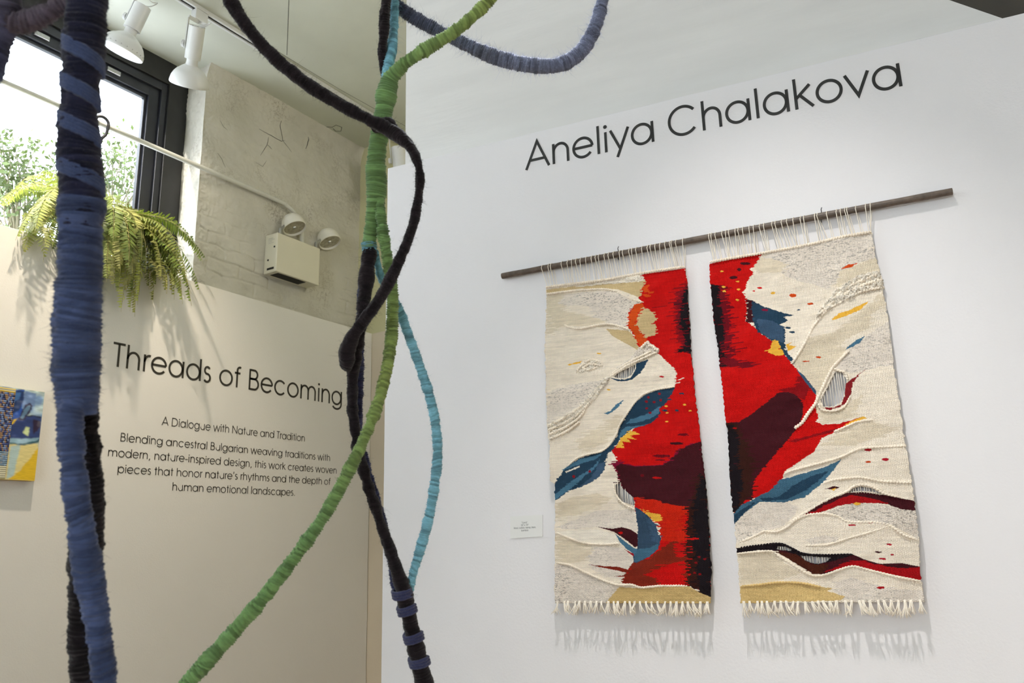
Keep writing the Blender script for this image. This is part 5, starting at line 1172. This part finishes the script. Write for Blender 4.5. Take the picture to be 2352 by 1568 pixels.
# ================================================================== TRACK AND TRACK LIGHTS
XT = -3.09
mb = MB(); ya, yb = -.6, 3.62
for a0, a1, c0 in ((XT - .021, XT - .009, CEIL - .020), (XT + .009, XT + .021, CEIL - .020)): mb.box((a0, ya, c0), (a1, yb, CEIL - .0005))
track = empty('light_track', (XT, 1.5, CEIL - .02)); tag(track, 'white slotted lighting track along the left ceiling', 'track')
mb.build('rail', M_WHITE, track, bevel=.001)
mb = MB(); mb.box((XT - .009, ya, CEIL - .012), (XT + .009, yb, CEIL - .0005)); mb.build('slot', M_SLOT, track)
mb = MB(); mb.box((XT - .0215, yb, CEIL - .022), (XT + .0215, yb + .012, CEIL - .0005)); mb.build('end_cap', M_WHITE, track)
M_GLOW = emission('lit_bulb', (1, .93, .80), 14)
def track_light(label, top_px, bot_px, depth_t, depth_b, wcyl, wface, lit, yt, cyl_frac=.56):
    """the lamp body runs from top_px to the middle of its face bot_px"""
    A = at_depth(*top_px, depth_t); B = at_depth(*bot_px, depth_b)
    ax = (B - A); L = np.linalg.norm(ax); ax = ax / L
    rc = wcyl * depth_t / FPX / 2; rf = wface * depth_b / FPX / 2
    adp = np.array([XT, yt, CEIL - .02])
    root = empty('track_light', adp); tag(root, label, 'spotlight', 'white track lights')
    mb = MB(); mb.box((XT - .019, yt - .035, CEIL - .075), (XT + .019, yt + .035, CEIL - .0205)); mb.build('adapter', M_WHITE, root, bevel=.003)
    mb = MB(); lc = L * cyl_frac
    mb.lathe(A, ax, [(.004, 0), (.004, rc * .86), (0, rc * .92), (0, rc), (lc, rc), (lc, rc * .93)], 36); cyl = mb.build('cylinder', M_WHITE, root, smooth=True)
    for q in range(5):
        a = 2 * math.pi * q / 5
        sd = np.cross(ax, EX); sd /= np.linalg.norm(sd); s2 = np.cross(ax, sd)
        mb = MB(); mb.lathe(A + (sd * math.cos(a) + s2 * math.sin(a)) * rc * .6 - ax * .0, -ax, [(-.005, rc * .10), (-.003, rc * .10)], 10); mb.build('vent_hole', M_SLOT, cyl)
    # bulb: neck flaring into the reflector
    rn = rc * .70
    L2 = L - lc
    prof = [(lc - .01, rn), (lc + L2 * .14, rn), (lc + L2 * .24, rn * 1.10), (lc + L2 * .34, rf * .50), (lc + L2 * .45, rf * .66), (lc + L2 * .455, rf * .69), (lc + L2 * .60, rf * .84), (lc + L2 * .76, rf * .945), (lc + L2 * .90, rf * .99), (L, rf * 1.01), (L + .004, rf * .99), (L + .003, rf * .93)]
    mb = MB(); mb.lathe(A, ax, prof, 44); bulb = mb.build('reflector_bulb', M_WHITE, root, smooth=True)
    mb = MB(); mb.lathe(A, ax, [(L - .003, rf * .935), (L + .003, rf * .6), (L + .005, 0)], 44); mb.build('bulb_face', M_GLOW if lit else M_LENS, bulb, smooth=True)
    for q in range(24 if lit else 0):
        a = 2 * math.pi * q / 24; sd = np.cross(ax, EX); sd /= np.linalg.norm(sd); s2 = np.cross(ax, sd)
        mb = MB(); mb.lathe(A + ax * (L - .012) + (sd * math.cos(a) + s2 * math.sin(a)) * rf * .985, sd * math.cos(a) + s2 * math.sin(a), [(0, .0026), (.002, .0026)], 8); mb.build('rim_dimple', M_CHROME, bulb)
    # bracket: a flat arm from the adapter down one side, with its thumb knob
    lft = -Rt; side = lft - ax * (lft @ ax); side /= np.linalg.norm(side)
    kb = A + ax * lc * .62 + side * (rc + .006)
    elb = np.array([XT, yt - .02, CEIL - .085]) + side * .02
    w2 = np.cross(side, ax); w2 /= np.linalg.norm(w2)
    def strip(p, q, hw, th):
        d = (q - p) / np.linalg.norm(q - p); s_ = side - d * (side @ d); s_ /= np.linalg.norm(s_); ww = np.cross(d, s_)
        mb2.hexa([p - ww * hw - s_ * th, p + ww * hw - s_ * th, p + ww * hw + s_ * th, p - ww * hw + s_ * th, q - ww * hw - s_ * th, q + ww * hw - s_ * th, q + ww * hw + s_ * th, q - ww * hw + s_ * th])
    mb2 = MB(); kt = A - ax * .03 + side * (rc + .006)
    strip(np.array([XT, yt, CEIL - .076]), kt, .010, .0018); strip(kt, kb + ax * .02, .010, .0018); mb2.build('bracket_arm', M_WHITE, root)
    mb = MB(); prof = [(0, .006), (.004, .006), (.004, .015), (.016, .015), (.018, .012), (.018, 0)]; mb.lathe(kb, side, prof, 20)
    for q in range(14):
        a = 2 * math.pi * q / 14; s1 = ax; s2 = np.cross(side, ax)
        mb.lathe(kb + (s1 * math.cos(a) + s2 * math.sin(a)) * .0145, side, [(.004, .0026), (.016, .0026)], 6)
    mb.build('thumb_knob', M_WHITE, root, smooth=True)
    mb = MB(); c0 = np.array([XT + .004, yt + .005, CEIL - .075]); rr2 = Rt
    mb.tube(catmull(np.array([c0, c0 * .6 + A * .4 + rr2 * .0, A * .7 + c0 * .3 + rr2 * .03, A - ax * .005 + rr2 * .062 + ax * -.01, A - ax * -.002 + rr2 * .04, A - ax * .0 + rr2 * .005]), 6), .0028, 8)
    mb.build('cord', M_WHITE, root, smooth=True, angle=False)
    return A, B, ax
tA, tB, tax = track_light('white track light tilted left with its lit bulb face showing', (328, 14), (279, 117), 3.86, 3.84, 38, 97, True, 1.90, .52)
spot('track_lamp', tB + tax * .02, tB + tax, 10, 70, .7, .06, (1, .88, .72))
uA, uB, uax = track_light('white track light pointing straight down beside the window, coiled cord at its top', (453, 60), (434, 193), 3.90, 4.00, 36, 86, False, 2.16, .56)
spot('track_lamp', uB + uax * .02, uB + uax, 5, 70, .7, .06, (1, .88, .72))
vA, vB, vax = track_light('white track light at the far end of the track, half hidden behind the right wall', (916, 338), (924, 415), 5.02, 5.02, 36, 70, False, 3.56, .6)

# ================================================================== PAINTING at the left edge
cv = empty('canvas_painting', on_wing(40, 1104)); tag(cv, 'small blue and yellow abstract canvas on the cream wall at the left edge', 'painting')
CT = .034
def on_canvas(px, py): return on_plane(px, py, EX, XW + CT)
TR_, BR_ = on_canvas(98, 899.5), on_canvas(84.5, 1104.5)
yR = (TR_[1] + BR_[1]) / 2; yL = yR - .46; zT, zB = TR_[2], BR_[2]
def canvas_mesh():
    n, mm = 260, 300
    Y = np.linspace(yL, yR, mm); Z_ = np.linspace(zT, zB, n); yy, zz = np.meshgrid(Y, Z_)
    P = np.stack([np.full_like(yy, XW + CT), yy, zz], -1)
    px, py = proj(P.reshape(-1, 3)); X = (px / .1913).reshape(n, mm); Yp = ((py - 860) / .1913).reshape(n, mm)
    big = smooth_noise(n, mm, 26, 26, 70); fine = smooth_noise(n, mm, 8, 5, 71)
    X = X + (fine - .5) * 10 + (big - .5) * 14; Yp = Yp + (fine - .5) * 14
    t = np.clip((Yp - 700) / 400, 0, 1)[..., None]
    col = srgb(176, 196, 196) * (1 - t) + srgb(226, 200, 110) * t
    bb = np.clip((big - .4) * 4, 0, 1)[..., None] * (Yp < 600)[..., None]; col = col * (1 - bb) + srgb(120, 150, 190) * bb
    def fill(pts, c, soft=1.0):
        nonlocal col
        i = inside(X, Yp, pts); col = np.where(i[..., None], c, col)
    fill([(-400, 850), (460, 830), (450, 1270), (-400, 1270)], srgb(222, 206, 140))
    fill([(130, 860), (250, 840), (160, 1240), (80, 1250)], srgb(176, 198, 196))
    fill([(480, 850), (470, 1300), (60, 1300), (230, 1160), (380, 990)], srgb(220, 182, 40))
    fill([(300, 190), (440, 230), (420, 380), (300, 420), (250, 330)], srgb(108, 134, 178))
    fill([(140, 180), (290, 180), (260, 400), (330, 420), (230, 540), (120, 540)], srgb(34, 78, 160))
    fill([(140, 230), (200, 190), (285, 200), (280, 300), (220, 440), (140, 460)], srgb(22, 48, 96))
    fill([(150, 260), (200, 220), (250, 210), (230, 290), (160, 330)], srgb(60, 104, 160))
    fill([(100, 560), (240, 500), (500, 500), (520, 760), (420, 830), (250, 850), (100, 820)], srgb(44, 62, 116))
    fill([(280, 700), (310, 620), (360, 640), (340, 740)], srgb(190, 204, 150))
    fill([(100, 760), (300, 770), (470, 750), (440, 800), (260, 830), (110, 815)], srgb(132, 166, 184))
    fill([(400, 540), (490, 560), (480, 640), (390, 720)], srgb(40, 26, 54))
    fill([(110, 815), (260, 832), (440, 795), (480, 770), (470, 810), (300, 848), (120, 835)], srgb(36, 82, 92))
    fill([(210, 540), (300, 370), (360, 335), (395, 380), (370, 440), (280, 550)], srgb(40, 30, 62))
    fill([(235, 520), (310, 390), (360, 360), (372, 390), (340, 440), (270, 530)], srgb(92, 122, 150))
    fill([(320, 500), (400, 485), (500, 510), (500, 525), (400, 500), (330, 512)], srgb(24, 30, 48))
    fill([(60, 620), (200, 520), (180, 560), (110, 625), (50, 680)], srgb(226, 190, 40))
    for q in range(5):
        col = (col + np.roll(col, 1, 0) + np.roll(col, -1, 0) + np.roll(col, 1, 1) + np.roll(col, -1, 1)) / 5
    mix = smooth_noise(n, mm, 14, 9, 73); col = np.where((Yp < 840)[..., None], col * (.82 + .5 * mix)[..., None] + (np.clip(mix - .6, 0, 1) * .22)[..., None], col)
    col = col * (1 + (smooth_noise(n, mm, 9, 2, 72) - .5) * .2)[..., None]
    i = np.arange(n * mm).reshape(n, mm)
    F = np.stack([i[:-1, :-1], i[1:, :-1], i[1:, 1:], i[:-1, 1:]], -1).reshape(-1, 4)
    V = P.reshape(-1, 3); k = len(V)
    # sides and back
    c4 = [(XW + CT, yL, zT), (XW + CT, yR, zT), (XW + CT, yR, zB), (XW + CT, yL, zB)]; b4 = [(XW + .0008, y, z_) for _, y, z_ in c4]
    V = np.vstack([V, c4, b4]); cs = np.vstack([col.reshape(-1, 3), [srgb(170, 175, 150), srgb(170, 175, 150), srgb(190, 150, 40), srgb(190, 150, 40)] * 2])
    F2 = [(k + a, k + (a + 1) % 4, k + 4 + (a + 1) % 4, k + 4 + a) for a in range(4)] + [(k + 4, k + 5, k + 6, k + 7)]
    return mesh_np(V, np.concatenate([F, np.array(F2)]), cs, smooth=False)
M_ART = colmat('oil_paint', .5, 0, (300, .3), .4)
link('canvas', canvas_mesh(), M_ART, cv)
def woven_strip():
    yE = on_canvas(23, 1000)[1]; n, mm = 200, 120
    Y = np.linspace(yL + .03, yE, mm); Z_ = np.linspace(zT - .004, zB + .004, n); yy, zz = np.meshgrid(Y, Z_)
    ri = np.floor(zz / .0075); ci = np.floor(yy / .0055 + .5 * (ri % 2))
    f = np.abs(np.sin(math.pi * (yy / .0055 + .5 * (ri % 2)))) * np.abs(np.sin(math.pi * zz / .0075))
    rt = np.random.default_rng(5).random((400, 400)); v = rt[ri.astype(int) % 400, ci.astype(int) % 400]
    tt = (zT - zz) / (zT - zB)
    pal = np.array([srgb(70, 80, 130), srgb(40, 50, 84), srgb(120, 140, 180), srgb(150, 120, 90)])
    col = pal[(v * 4).astype(int) % 4]
    col = np.where(((tt < .06) | (tt > .86))[..., None], srgb(200, 196, 170), col)
    col = np.where((np.abs(tt - .05) < .006)[..., None] | (np.abs(tt - .02) < .004)[..., None], srgb(206, 176, 70), col)
    col = np.where(((tt > .70) & (tt <= .86))[..., None], col * .5 + srgb(150, 180, 196) * .5, col)
    X = XW + CT + .0015 + f * .003
    V = np.stack([X, yy, zz], -1).reshape(-1, 3); i = np.arange(n * mm).reshape(n, mm)
    F = np.stack([i[:-1, :-1], i[1:, :-1], i[1:, 1:], i[:-1, 1:]], -1).reshape(-1, 4)
    o = link('woven_strip', mesh_np(V, F, col.reshape(-1, 3)), M_CREAMY, cv)
    s = o.modifiers.new('thickness', 'SOLIDIFY'); s.thickness = .0015; s.offset = -1
woven_strip()
